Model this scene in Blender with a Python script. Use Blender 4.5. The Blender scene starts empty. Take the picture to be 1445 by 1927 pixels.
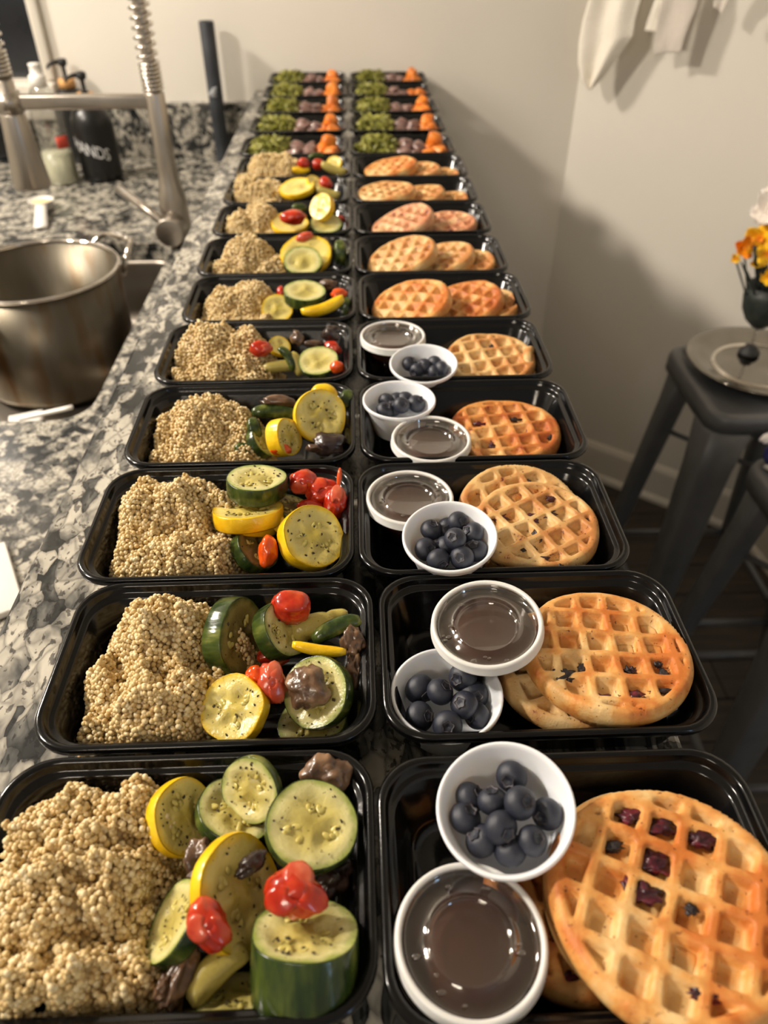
import bpy, bmesh, math, random
import numpy as np
from mathutils import Vector, Matrix, noise
# ------------------------------------------------------------------ camera, world, lights, exposure
S = bpy.context.scene
FPX, PITCH, YAW = 1400.0, math.radians(39.7), math.radians(2.12)
ZB = 1.085                      # top of the bar slab
ZL = 0.930                      # top of the sink counter
ZF = -0.070                     # floor level
CAM = Vector((0, 0, 1.475))
FW = Vector((math.sin(YAW)*math.cos(PITCH), math.cos(YAW)*math.cos(PITCH), -math.sin(PITCH)))
RT = Vector((math.cos(YAW), -math.sin(YAW), 0))
UP = RT.cross(FW)
cd = bpy.data.cameras.new('camera'); cam = bpy.data.objects.new('camera', cd)
S.collection.objects.link(cam); S.camera = cam
cam.matrix_world = Matrix((( RT.x, UP.x, -FW.x, CAM.x), (RT.y, UP.y, -FW.y, CAM.y), (RT.z, UP.z, -FW.z, CAM.z), (0, 0, 0, 1)))
cd.sensor_fit = 'VERTICAL'; cd.sensor_height = 36; cd.lens = FPX/1927*36; cd.clip_start = 0.01
cd.dof.use_dof = True; cd.dof.focus_distance = 0.475; cd.dof.aperture_fstop = 6.8
w = bpy.data.worlds.new('world'); S.world = w; w.use_nodes = True
w.node_tree.nodes['Background'].inputs[0].default_value = (0.80, 0.74, 0.66, 1)
w.node_tree.nodes['Background'].inputs[1].default_value = 0.30
def area(name, loc, target, size, power, col, shape='DISK', sy=None):
    l = bpy.data.lights.new(name, 'AREA'); l.shape = shape; l.size = size; l.energy = power; l.color = col
    if sy: l.size_y = sy
    o = bpy.data.objects.new(name, l); S.collection.objects.link(o); o.location = loc
    o.rotation_euler = (Vector(target)-Vector(loc)).to_track_quat('-Z', 'Y').to_euler(); return o
WARM = (1.0, 0.90, 0.775)
area('downlight_by_window', (-1.72, 1.55, 2.42), (-0.6, 1.4, 0.9), 0.24, 46, WARM)
area('downlight_over_sink', (-1.62, 0.55, 2.42), (-0.3, 0.7, 0.9), 0.24, 40, WARM)
area('added_fill_behind', (-0.7, -1.3, 2.42), (0.0, 0.6, 0.8), 0.5, 12, (1.0, 0.86, 0.68))  # added warm fill from behind the camera, not an actual room fixture
area('window_light', (1.9, -1.6, 1.7), (0.2, 0.6, 1.0), 0.9, 19, (0.46, 0.69, 1.0), 'RECTANGLE', 1.1)
S.view_settings.view_transform = 'Standard'; S.view_settings.look = 'None'
S.view_settings.gamma = 1; S.view_settings.use_curve_mapping = False
S.view_settings.exposure = 0.28
# ------------------------------------------------------------------ helpers
random.seed(7)
COL = S.collection
def ray(px, py):
    return (RT*((px-722.5)/FPX) - UP*((py-963.5)/FPX) + FW)
def onz(px, py, z):
    d = ray(px, py); return CAM + d*((z-CAM.z)/d.z)
def ony(px, py, y):
    d = ray(px, py); return CAM + d*((y-CAM.y)/d.y)
def onplane(px, py, p0, n):
    d = ray(px, py); return CAM + d*((p0-CAM).dot(n)/d.dot(n))
def depth(p): return (p-CAM).dot(FW)
def lin(r, g, b):
    f = lambda c: (c/255/12.92) if c/255 <= 0.04045 else ((c/255+0.055)/1.055)**2.4
    return (f(r), f(g), f(b), 1)
def tag(o, label=None, cat=None, group=None, kind=None):
    if label: o['label'] = label
    if cat: o['category'] = cat
    if group: o['group'] = group
    if kind: o['kind'] = kind
    return o
def obj(name, vf, mat, parent=None, smooth=True, loc=None, mw=None):
    if isinstance(vf, bpy.types.Mesh): me = vf
    else:
        me = bpy.data.meshes.new(name); me.from_pydata([tuple(v) for v in vf[0]], [], vf[1])
        if smooth: me.polygons.foreach_set('use_smooth', [True]*len(me.polygons))
        me.update()
        if mat: me.materials.append(mat)
    o = bpy.data.objects.new(name, me); COL.objects.link(o)
    if parent: o.parent = parent
    if mw is not None: o.matrix_world = mw if not parent else o.matrix_basis
    if loc is not None: o.location = loc
    return o
def empty(name, mw=None, loc=None):
    o = bpy.data.objects.new(name, None); COL.objects.link(o); o.empty_display_size = 0.01
    if mw is not None: o.matrix_world = mw
    if loc is not None: o.location = loc
    return o
def join(*vfs):
    V, F = [], []
    for v, f in vfs:
        n = len(V); V += [tuple(a) for a in v]; F += [tuple(i+n for i in q) for q in f]
    return V, F
def xf(vf, m): return [m @ Vector(v) for v in vf[0]], vf[1]
def T(x, y, z): return Matrix.Translation((x, y, z))
def box(x0, x1, y0, y1, z0, z1, bev=0):
    if bev <= 0:
        v = [(x, y, z) for z in (z0, z1) for y in (y0, y1) for x in (x0, x1)]
        return v, [(0,2,3,1),(4,5,7,6),(0,1,5,4),(2,6,7,3),(0,4,6,2),(1,3,7,5)]
    bm = bmesh.new()
    vs, fs = box(x0, x1, y0, y1, z0, z1)
    bv = [bm.verts.new(a) for a in vs]
    for f in fs: bm.faces.new([bv[i] for i in f])
    bmesh.ops.bevel(bm, geom=bm.edges[:], offset=bev, segments=2, affect='EDGES', profile=0.5)
    bm.verts.index_update()
    r = [tuple(a.co) for a in bm.verts], [tuple(a.index for a in f.verts) for f in bm.faces]
    bm.free(); return r
def lathe(prof, n=48, cx=0, cy=0):
    V, F, m = [], [], len(prof)
    for i in range(n):
        a = 2*math.pi*i/n
        for r, z in prof: V.append((cx+r*math.cos(a), cy+r*math.sin(a), z))
    for i in range(n):
        j = (i+1) % n
        for k in range(m-1): F.append((i*m+k, j*m+k, j*m+k+1, i*m+k+1))
    return V, F
def loft(loops, cap0=True, cap1=True):
    V, F, n = [], [], len(loops[0])
    for L in loops: V += [tuple(p) for p in L]
    for k in range(len(loops)-1):
        for i in range(n):
            j = (i+1) % n; F.append((k*n+i, k*n+j, (k+1)*n+j, (k+1)*n+i))
    if cap0: F.append(tuple(range(n-1, -1, -1)))
    if cap1: F.append(tuple((len(loops)-1)*n+i for i in range(n)))
    return V, F
def tube(pts, r, n=10, caps=True):
    pts = [Vector(p) for p in pts]; rs = r if isinstance(r, (list, tuple)) else [r]*len(pts)
    loops = []; t0 = (pts[1]-pts[0]).normalized()
    a = t0.orthogonal().normalized()
    for i, p in enumerate(pts):
        t = (pts[min(i+1, len(pts)-1)]-pts[max(i-1, 0)]).normalized()
        a = (a - t*a.dot(t)).normalized(); b = t.cross(a)
        loops.append([p + (a*math.cos(2*math.pi*k/n)+b*math.sin(2*math.pi*k/n))*rs[i] for k in range(n)])
    return loft(loops, caps, caps)
def rrect(hx, hy, r, z, n=7, cx=0, cy=0):
    P = []
    for (sx, sy, a0) in ((1, 1, 0), (-1, 1, 90), (-1, -1, 180), (1, -1, 270)):
        for k in range(n):
            a = math.radians(a0+90*k/(n-1))
            P.append((cx+sx*(hx-r)+r*math.cos(a), cy+sy*(hy-r)+r*math.sin(a), z))
    return P
_ico = {}
def ico(sub):
    if sub not in _ico:
        bm = bmesh.new(); bmesh.ops.create_icosphere(bm, subdivisions=sub, radius=1)
        bm.verts.index_update()
        _ico[sub] = (np.array([v.co[:] for v in bm.verts]), np.array([[v.index for v in f.verts] for f in bm.faces])); bm.free()
    return _ico[sub]
def nz(p, s, seed=0): return noise.noise(Vector(p)*s + Vector((seed*3.17, seed*1.31, -seed*2.7)))
def blob(sx, sy, sz, amp=0.12, fr=1.6, seed=0, sub=3, sq=1.0, ridge=0.0):
    v, f = ico(sub); V = []
    for a in v:
        p = Vector(a)
        if sq != 1.0: p = Vector([math.copysign(abs(c)**sq, c) for c in p])
        d = 1+amp*nz(a, fr, seed)*2+amp*0.5*nz(a, fr*2.7, seed+5)
        if ridge: d -= ridge*abs(nz(a, fr*1.7, seed+9))
        V.append((p.x*sx*d, p.y*sy*d, p.z*sz*d))
    return V, [tuple(q) for q in f.tolist()]
def viewframe(p, rot=0):
    V = (CAM-p).normalized(); R = RT-V*RT.dot(V); R.normalize(); U = V.cross(R)
    c, s = math.cos(math.radians(rot)), math.sin(math.radians(rot))
    return R*c+U*s, U*c-R*s, V
def mat_from(e1, e2, e3, p):
    return Matrix(((e1.x, e2.x, e3.x, p.x), (e1.y, e2.y, e3.y, p.y), (e1.z, e2.z, e3.z, p.z), (0, 0, 0, 1)))
def frame_n(n, p, spin=0):
    n = Vector(n).normalized(); e1 = Vector((1, 0, 0)); e1 = (e1-n*e1.dot(n)).normalized(); e2 = n.cross(e1)
    c, s = math.cos(math.radians(spin)), math.sin(math.radians(spin))
    return mat_from(e1*c+e2*s, e2*c-e1*s, n, p)
# ------------------------------------------------------------------ materials
def newmat(name):
    m = bpy.data.materials.new(name); m.use_nodes = True
    nt = m.node_tree; return m, nt, nt.nodes['Principled BSDF']
def setp(b, k, v):
    if k in b.inputs: b.inputs[k].default_value = v
def ramp(nt, fac, stops, interp='LINEAR'):
    r = nt.nodes.new('ShaderNodeValToRGB'); r.color_ramp.interpolation = interp
    while len(r.color_ramp.elements) < len(stops): r.color_ramp.elements.new(0.5)
    for e, (p, c) in zip(r.color_ramp.elements, stops): e.position = p; e.color = c
    nt.links.new(fac, r.inputs[0]); return r.outputs[0]
def tex(nt, kind, scale, vec=None, **kw):
    t = nt.nodes.new('ShaderNodeTex'+kind); t.inputs['Scale'].default_value = scale
    for k, v in kw.items():
        if k in t.inputs: t.inputs[k].default_value = v
        else: setattr(t, k, v)
    if vec: nt.links.new(vec, t.inputs['Vector'])
    return t
def coords(nt, which='Object', scale=None, rot=None):
    c = nt.nodes.new('ShaderNodeTexCoord').outputs[which]
    if scale or rot:
        m = nt.nodes.new('ShaderNodeMapping'); nt.links.new(c, m.inputs[0])
        if scale: m.inputs['Scale'].default_value = scale
        if rot: m.inputs['Rotation'].default_value = rot
        c = m.outputs[0]
    return c
def mixc(nt, fac, a, b, mode='MIX'):
    m = nt.nodes.new('ShaderNodeMix'); m.data_type = 'RGBA'; m.blend_type = mode
    for i, v in ((0, fac), (6, a), (7, b)):
        if hasattr(v, 'is_linked') or isinstance(v, bpy.types.NodeSocket): nt.links.new(v, m.inputs[i])
        else: m.inputs[i].default_value = v
    return m.outputs[2]
def bump(nt, b, h, strength, dist=0.001):
    n = nt.nodes.new('ShaderNodeBump'); n.inputs['Strength'].default_value = strength
    n.inputs['Distance'].default_value = dist; nt.links.new(h, n.inputs['Height']); nt.links.new(n.outputs[0], b.inputs['Normal'])
def M(name, stops, rough=0.5, scale=60, detail=4, metal=0, sss=0, coat=0, bmp=0, bs=300, mapscale=None, spec=0.5, sssr=0.004):
    m, nt, b = newmat(name); c = coords(nt, 'Object', mapscale)
    if len(stops) == 1: b.inputs['Base Color'].default_value = stops[0]
    else:
        n = tex(nt, 'Noise', scale, c, Detail=detail)
        k = len(stops)
        nt.links.new(ramp(nt, n.outputs[0], [(0.3+0.4*i/(k-1), s) for i, s in enumerate(stops)]), b.inputs['Base Color'])
    setp(b, 'Roughness', rough); setp(b, 'Metallic', metal); setp(b, 'Specular IOR Level', spec)
    if sss:
        setp(b, 'Subsurface Weight', sss); setp(b, 'Subsurface Radius', (1, 0.6, 0.3)); setp(b, 'Subsurface Scale', sssr)
    if coat: setp(b, 'Coat Weight', coat); setp(b, 'Coat Roughness', 0.08)
    if bmp:
        n2 = tex(nt, 'Noise', bs, c, Detail=3); bump(nt, b, n2.outputs[0], bmp, 0.001)
    return m
def granite(name, rotz, sc=(1, 1, 1), gain=1.0):
    m, nt, b = newmat(name); c = coords(nt, 'Object', sc, (0, 0, rotz))
    d = tex(nt, 'Noise', 40, c, Detail=3)
    add = nt.nodes.new('ShaderNodeVectorMath'); add.operation = 'MULTIPLY_ADD'
    nt.links.new(d.outputs['Color'], add.inputs[0]); add.inputs[1].default_value = (0.016, 0.016, 0.016); nt.links.new(c, add.inputs[2])
    v = tex(nt, 'Voronoi', 88, add.outputs[0], feature='F1'); n1 = tex(nt, 'Noise', 26, add.outputs[0], Detail=4, Roughness=0.6)
    sep = nt.nodes.new('ShaderNodeSeparateColor'); nt.links.new(v.outputs['Color'], sep.inputs[0])
    ma = nt.nodes.new('ShaderNodeMath'); ma.operation = 'MULTIPLY_ADD'; nt.links.new(sep.outputs[0], ma.inputs[0]); ma.inputs[1].default_value = 0.34; nt.links.new(n1.outputs[0], ma.inputs[2])
    base = ramp(nt, ma.outputs[0], [(0.50, lin(38, 40, 40)), (0.59, lin(78, 78, 76)), (0.66, lin(122, 119, 112)), (0.74, lin(176, 170, 157)), (0.98, lin(206, 199, 184))])
    ve = tex(nt, 'Voronoi', 88, add.outputs[0], feature='DISTANCE_TO_EDGE')
    edge = ramp(nt, ve.outputs[0], [(0.0, (0.25, 0.25, 0.25, 1)), (0.13, (1, 1, 1, 1))])
    c1 = mixc(nt, 0.6, base, edge, 'MULTIPLY')
    n3 = tex(nt, 'Noise', 230, add.outputs[0], Detail=3)
    pep = ramp(nt, n3.outputs[0], [(0.38, (0.08, 0.08, 0.09, 1)), (0.43, (1, 1, 1, 1))])
    nt.links.new(mixc(nt, 1.0, mixc(nt, 0.8, c1, pep, 'MULTIPLY'), (gain, gain, gain, 1), 'MULTIPLY'), b.inputs['Base Color']); setp(b, 'Roughness', 0.2); return m
m_gran = granite('granite_bar', 0.55, (1.0, 0.55, 1)); m_gran2 = granite('granite_sink_counter', 0.4, (1.1, 0.9, 0.9), 0.88)
m_wall = M('wall_paint', [lin(214, 208, 197), lin(218, 212, 201)], 0.75, 3, bmp=0.05, bs=220)
m_trim = M('trim_paint', [lin(205, 198, 186), lin(214, 208, 196)], 0.45, 4)
m_ceil = M('ceiling_paint', [lin(222, 218, 210), lin(226, 222, 214)], 0.9, 3)
m_floor = M('dark_wood', [lin(42, 36, 32), lin(58, 50, 44), lin(70, 61, 53)], 0.42, 9, 6, mapscale=(0.6, 9, 1), bmp=0.1, bs=60)
m_sub = M('subfloor', [lin(18, 16, 15)], 0.8)
m_black = M('black_plastic', [lin(8, 8, 9), lin(11, 11, 12)], 0.15, 30, spec=0.36, bmp=0.04, bs=500)
m_steel = M('brushed_steel', [lin(172, 164, 154), lin(190, 182, 172)], 0.34, 30, metal=1, mapscale=(1, 1, 0.05), bmp=0.06, bs=400)
m_potin = M('pot_steel', [lin(80, 60, 38), lin(98, 92, 80), lin(104, 98, 88), lin(96, 72, 42)], 0.38, 9, metal=1, mapscale=(1.6, 1.6, 0.35), bmp=0.03, bs=300)
m_sink = M('sink_steel', [lin(150, 142, 132), lin(166, 158, 148)], 0.38, 20, metal=1)
m_chrome = M('chrome', [lin(214, 208, 200)], 0.08, metal=1)
m_white = M('white_cup_plastic', [lin(228, 230, 236), lin(236, 238, 242)], 0.3, 20, sss=0.25, sssr=0.003)
m_lidrim = M('frosted_lid_plastic', [lin(214, 213, 210), lin(226, 225, 222)], 0.3, 30, sss=0.3, sssr=0.002)
m_stool = M('stool_metal', [lin(88, 90, 93), lin(98, 99, 102)], 0.42, 20, metal=0.3, bmp=0.05, bs=120)
m_rubber = M('black_rubber', [lin(20, 20, 21), lin(30, 30, 31)], 0.6, 40)
m_blackmat = M('matt_black_bottle', [lin(12, 12, 13), lin(16, 16, 17)], 0.34, 20)
m_wood = M('bamboo', [lin(196, 142, 84), lin(214, 164, 104)], 0.5, 60, mapscale=(1, 1, 0.2))
m_letter = M('white_lettering', [lin(215, 215, 215)], 0.6)
m_pane = M('night_glass', [lin(46, 48, 52), lin(26, 27, 30)], 0.1, 4)
m_towel = M('towel_cotton', [lin(224, 216, 202), lin(236, 230, 218)], 0.9, 300, bmp=0.5, bs=900)
m_towelg = M('towel_grey_band', [lin(196, 186, 176), lin(206, 198, 188)], 0.9, 300, bmp=0.5, bs=900)
m_pipe = M('scuffed_black_tube', [lin(28, 31, 36), lin(44, 47, 53), lin(60, 64, 70)], 0.5, 26, mapscale=(1, 1, 0.5))
m_scuff = M('chalky_scuff', [lin(150, 152, 155), lin(180, 182, 184)], 0.8, 80)
m_spoonw = M('white_plastic_scoop', [lin(226, 222, 214), lin(232, 228, 222)], 0.4, 20)
m_powder = M('yellow_butter', [lin(222, 190, 128), lin(232, 204, 146)], 0.5, 60)
m_fridge = M('black_appliance', [lin(12, 13, 15), lin(18, 19, 21)], 0.25, 10)
# foods
def quinoa_mat():
    m, nt, b = newmat('quinoa_grain'); a = nt.nodes.new('ShaderNodeAttribute'); a.attribute_name = 'grain'
    col = ramp(nt, a.outputs['Fac'], [(0, lin(184, 152, 98)), (0.25, lin(206, 178, 122)), (0.7, lin(218, 194, 142)), (1, lin(236, 218, 178))])
    nt.links.new(col, b.inputs['Base Color']); setp(b, 'Roughness', 0.42); setp(b, 'Subsurface Weight', 0.2)
    setp(b, 'Subsurface Radius', (1, 0.8, 0.5)); setp(b, 'Subsurface Scale', 0.0012); return m
m_quin = quinoa_mat()
def flesh_mat(name, c0, c1, c2, c3):
    m, nt, b = newmat(name); a = nt.nodes.new('ShaderNodeAttribute'); a.attribute_name = 'rad'
    c = coords(nt); n = tex(nt, 'Noise', 120, c, Detail=4)
    ad = nt.nodes.new('ShaderNodeMath'); ad.operation = 'MULTIPLY_ADD'; nt.links.new(n.outputs[0], ad.inputs[0]); ad.inputs[1].default_value = 0.34
    sb = nt.nodes.new('ShaderNodeMath'); sb.operation = 'SUBTRACT'; nt.links.new(a.outputs['Fac'], sb.inputs[0]); sb.inputs[1].default_value = 0.17
    nt.links.new(sb.outputs[0], ad.inputs[2])
    col = ramp(nt, ad.outputs[0], [(0.15, c0), (0.5, c1), (0.8, c2), (0.97, c3)])
    n2 = tex(nt, 'Noise', 420, c, Detail=2)
    sp = ramp(nt, n2.outputs[0], [(0.27, lin(96, 70, 34)), (0.33, (1, 1, 1, 1))])
    nt.links.new(mixc(nt, 0.6, col, sp, 'MULTIPLY'), b.inputs['Base Color'])
    setp(b, 'Roughness', 0.24); setp(b, 'Subsurface Weight', 0.3); setp(b, 'Subsurface Scale', 0.002)
    setp(b, 'Subsurface Radius', (1, 0.8, 0.3)); bump(nt, b, tex(nt, 'Noise', 500, c, Detail=4).outputs[0], 0.5, 0.0007); return m
m_zf = flesh_mat('zucchini_flesh', lin(176, 160, 84), lin(196, 182, 108), lin(206, 198, 140), lin(146, 156, 78))
m_yf = flesh_mat('squash_flesh', lin(196, 176, 84), lin(212, 194, 114), lin(220, 202, 118), lin(232, 194, 46))
m_zfb = flesh_mat('browned_zucchini_flesh', lin(104, 90, 46), lin(132, 116, 62), lin(142, 128, 70), lin(84, 88, 40))
m_zr = M('zucchini_rind', [lin(26, 40, 16), lin(44, 60, 24), lin(74, 86, 34), lin(128, 132, 66)], 0.2, 90, 7, mapscale=(1, 1, 0.3), bmp=0.5, bs=200)
m_yr = M('squash_rind', [lin(216, 164, 14), lin(238, 194, 26), lin(242, 206, 60)], 0.25, 60, bmp=0.35, bs=260)
m_seed = M('squash_seed', [lin(192, 176, 92), lin(204, 190, 112)], 0.25, 90, sss=0.2, sssr=0.001)
m_herb = M('dried_herb', [lin(44, 34, 18), lin(66, 54, 28)], 0.7, 90)
m_tom = M('roasted_tomato', [lin(138, 24, 10), lin(186, 44, 18), lin(200, 76, 34)], 0.2, 90, 5, coat=0.4, sss=0.03, bmp=0.25, bs=160)
m_tomo = M('orange_tomato', [lin(214, 70, 14), lin(228, 94, 26)], 0.16, 70, coat=0.4, sss=0.1, bmp=0.2, bs=160)
m_tomp = M('peeled_tomato', [lin(170, 44, 24), lin(196, 76, 48), lin(208, 106, 74)], 0.26, 90, coat=0.3, sss=0.08, bmp=0.3, bs=200)
m_mush = M('roasted_mushroom', [lin(50, 33, 24), lin(96, 70, 50), lin(160, 126, 94)], 0.3, 70, 5, coat=0.25, bmp=0.5, bs=200)
m_mushd = M('dark_mushroom_cap', [lin(34, 24, 22), lin(52, 38, 34), lin(84, 62, 52)], 0.3, 60, 5, coat=0.25, bmp=0.5, bs=200)
m_meat = M('braised_meat', [lin(70, 44, 40), lin(120, 88, 80), lin(158, 124, 114)], 0.3, 50, 5, coat=0.3, bmp=0.5, bs=160)
m_yam = M('roasted_sweet_potato', [lin(176, 84, 26), lin(222, 124, 34), lin(236, 150, 54)], 0.4, 40, 4, bmp=0.4, bs=160, sss=0.1)
m_green = M('cooked_greens', [lin(84, 86, 22), lin(126, 126, 42), lin(180, 174, 90)], 0.4, 60, 4, bmp=0.3, bs=200)
def berry_mat():
    m, nt, b = newmat('blueberry_skin'); c = coords(nt); n = tex(nt, 'Noise', 150, c, Detail=5, Roughness=0.65)
    nt.links.new(ramp(nt, n.outputs[0], [(0.35, lin(20, 20, 28)), (0.55, lin(38, 41, 54)), (0.72, lin(92, 100, 122))]), b.inputs['Base Color'])
    setp(b, 'Roughness', 0.42); bump(nt, b, n.outputs[0], 0.2, 0.0004); return m
m_berry = berry_mat()
m_calyx = M('blueberry_calyx', [lin(44, 40, 46), lin(98, 92, 98)], 0.6, 400)
m_jam = M('baked_blueberry', [lin(28, 12, 18), lin(58, 16, 28), lin(112, 30, 46)], 0.34, 160, 4, bmp=0.6, bs=300)
m_char = M('scorched_berry', [lin(26, 22, 24), lin(50, 38, 38)], 0.45, 200, bmp=0.6, bs=300)
def waffle_mat(name, pale, mid, brown, stain, amt):
    m, nt, b = newmat(name); c = coords(nt); a = nt.nodes.new('ShaderNodeAttribute'); a.attribute_name = 'hgt'
    n = tex(nt, 'Noise', 42, c, Detail=4, Roughness=0.55)
    ad = nt.nodes.new('ShaderNodeMath'); ad.operation = 'MULTIPLY_ADD'; nt.links.new(a.outputs['Fac'], ad.inputs[0]); ad.inputs[1].default_value = 0.10; nt.links.new(n.outputs[0], ad.inputs[2])
    col = ramp(nt, ad.outputs[0], [(0.44, pale), (0.56, mid), (0.72, brown)])
    n2 = tex(nt, 'Noise', 85, c, Detail=5, Roughness=0.7)
    st = ramp(nt, n2.outputs[0], [(amt, (0, 0, 0, 1)), (amt+0.05, (1, 1, 1, 1))])
    stc = ramp(nt, tex(nt, 'Noise', 300, c, Detail=2).outputs[0], [(0.4, lin(70, 26, 18)), (0.6, stain)])
    c2 = mixc(nt, st, col, stc)
    n4 = tex(nt, 'Noise', 380, c, Detail=3)
    sp = ramp(nt, n4.outputs[0], [(0.29, lin(120, 60, 24)), (0.34, (1, 1, 1, 1))])
    nt.links.new(mixc(nt, 0.8, c2, sp, 'MULTIPLY'), b.inputs['Base Color'])
    setp(b, 'Roughness', 0.55); setp(b, 'Subsurface Weight', 0.15); setp(b, 'Subsurface Scale', 0.003); setp(b, 'Subsurface Radius', (1, 0.6, 0.3))
    bump(nt, b, tex(nt, 'Noise', 330, c, Detail=5, Roughness=0.6).outputs[0], 0.55, 0.0009); return m
m_waf = [waffle_mat('waffle_golden', lin(222, 186, 128), lin(216, 156, 84), lin(194, 110, 42), lin(130, 30, 44), 0.70),
         waffle_mat('waffle_pale', lin(222, 190, 136), lin(212, 168, 106), lin(190, 126, 66), lin(112, 28, 40), 0.64),
         waffle_mat('waffle_brown', lin(216, 172, 110), lin(206, 138, 68), lin(176, 92, 34), lin(138, 26, 36), 0.65),
         waffle_mat('waffle_pink', lin(226, 190, 142), lin(216, 164, 122), lin(196, 128, 88), lin(126, 40, 62), 0.60)]
def clear_mat(name, tint, gl=0.10, rough=0.04):
    m = bpy.data.materials.new(name); m.use_nodes = True; nt = m.node_tree; nt.nodes.clear()
    o = nt.nodes.new('ShaderNodeOutputMaterial'); t = nt.nodes.new('ShaderNodeBsdfTransparent'); g = nt.nodes.new('ShaderNodeBsdfGlossy')
    t.inputs[0].default_value = tint; g.inputs['Roughness'].default_value = rough; g.inputs[0].default_value = (0.9, 0.9, 0.9, 1)
    f = nt.nodes.new('ShaderNodeLayerWeight'); f.inputs[0].default_value = 0.35
    ma = nt.nodes.new('ShaderNodeMath'); ma.operation = 'MULTIPLY_ADD'; nt.links.new(f.outputs['Facing'], ma.inputs[0]); ma.inputs[1].default_value = 0.5; ma.inputs[2].default_value = gl
    mx = nt.nodes.new('ShaderNodeMixShader'); nt.links.new(ma.outputs[0], mx.inputs[0]); nt.links.new(t.outputs[0], mx.inputs[1]); nt.links.new(g.outputs[0], mx.inputs[2])
    nt.links.new(mx.outputs[0], o.inputs[0]); return m
m_clear = clear_mat('clear_plastic', (0.86, 0.84, 0.82, 1)); m_clearb = clear_mat('clear_bottle', (0.88, 0.88, 0.86, 1), 0.12)
m_syrup = M('maple_syrup', [lin(62, 30, 18), lin(70, 36, 24)], 0.1, 20)
m_syrupside = M('maple_syrup_amber', [lin(70, 22, 8), lin(90, 30, 10)], 0.15, 20)
m_soap = M('pale_soap', [lin(206, 204, 176), lin(190, 190, 168)], 0.3, 30)
m_redlab = M('red_label', [lin(196, 70, 50)], 0.5)
m_flow = M('yellow_petal', [lin(238, 178, 14), lin(250, 206, 40)], 0.6, 60); m_flowo = M('orange_petal', [lin(240, 130, 10), lin(246, 168, 20)], 0.6, 60)
m_floww = M('white_petal', [lin(232, 220, 208), lin(244, 236, 228)], 0.6, 60)
m_leaf = M('dark_leaf', [lin(26, 32, 30), lin(44, 50, 46)], 0.5, 60)
m_blue = M('blue_wrapper', [lin(22, 26, 86), lin(34, 40, 120)], 0.35, 60); m_wrap = M('white_wrapper', [lin(206, 200, 198), lin(226, 222, 220)], 0.35, 60)
# ------------------------------------------------------------------ setting
YB = ony(700, 205, 2.2).y
A = ony(1061, 340, YB); AX = A.x
C1 = onz(1395, 1000, ZF)
nC = Vector((-(YB-C1.y), -(C1.x-AX), 0)).normalized()      # chamfer normal, towards the room
dC = Vector((C1.x-AX, C1.y-YB, 0)); LC = dC.length; dC.normalize()
pA = Vector((AX, YB, 0))
WX = ony(88, 110, YB).x; WZ0 = ony(60, 222, YB).z; WZ1 = 2.15; HC = 2.46
tag(obj('wall_back', join(box(WX, AX, YB, YB+0.1, ZF, HC), box(-2.2, WX, YB, YB+0.1, ZF, WZ0), box(-2.2, WX, YB, YB+0.1, WZ1, HC), box(-2.2, -1.95, YB, YB+0.1, WZ0, WZ1)), m_wall, smooth=False), kind='structure')
def wallrun(name, p, q, z0, z1, t, mat, out=0.0):
    d = (q-p).normalized(); n = Vector((d.y, -d.x, 0))      # n points to the room side for our ordering
    a0, b0 = p+n*out, q+n*out; a1, b1 = p-n*t, q-n*t
    v = [(c.x, c.y, z) for z in (z0, z1) for c in (a0, b0, b1, a1)]
    return obj(name, (v, [(0,1,2,3)[::-1],(4,5,6,7),(0,1,5,4),(1,2,6,5),(2,3,7,6),(3,0,4,7)]), mat, smooth=False)
c1 = Vector((C1.x, C1.y, 0)); c2 = onz(1445, 1050, 0); dr = (c2-c1); dr.z = 0; dr.normalize(); c2 = c1+Vector((0.12, -1, 0)).normalized()*3.4
tag(wallrun('wall_corner', pA, c1, ZF, HC, 0.1, m_wall), kind='structure')
tag(wallrun('wall_right', c1, c2, ZF, HC, 0.1, m_wall), kind='structure')
tag(obj('wall_left', box(-2.3, -2.2, -1.9, YB+0.1, ZF, HC), m_wall, smooth=False), kind='structure')
tag(obj('ceiling', box(-2.3, 2.3, -1.9, YB+0.1, HC, HC+0.08), m_ceil, smooth=False), kind='structure')
def baseb(name, p, q):
    d = (q-p).normalized(); n = Vector((d.y, -d.x, 0)); L = (q-p).length
    prof = [(0.0, 0.0), (0.026, 0.0), (0.026, 0.012), (0.020, 0.020), (0.014, 0.024), (0.014, 0.112), (0.010, 0.122), (0.004, 0.130), (0, 0.132)]
    l0 = [p+n*a+Vector((0, 0, z+ZF)) for a, z in prof]; l1 = [q+n*a+Vector((0, 0, z+ZF)) for a, z in prof]
    tag(obj(name, loft([l0, l1]), m_trim, smooth=False), kind='structure')
baseb('baseboard_back', Vector((0.2, YB, 0)), pA); baseb('baseboard_corner', pA, c1); baseb('baseboard_right', c1, c2)
fl = tag(obj('floor', box(-2.3, 2.4, -1.9, YB+0.1, ZF-0.06, ZF-0.006), m_sub, smooth=False), kind='structure')
pk = {}
y = -0.1; k = 0
while y < YB:
    x = 0.05 + (0.37*k) % 0.8 - 0.8
    while x < 2.2:
        x1 = min(x+1.15, 2.3); y1 = min(y+0.118, YB)
        if x1 > 0.1:
            ob = obj('plank', box(max(x, -0.1)+0.001, x1-0.001, y+0.001, y1-0.001, ZF-0.0055, ZF, 0.0012), m_floor, fl, smooth=False)
        x += 1.15
    y += 0.12; k += 1
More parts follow.
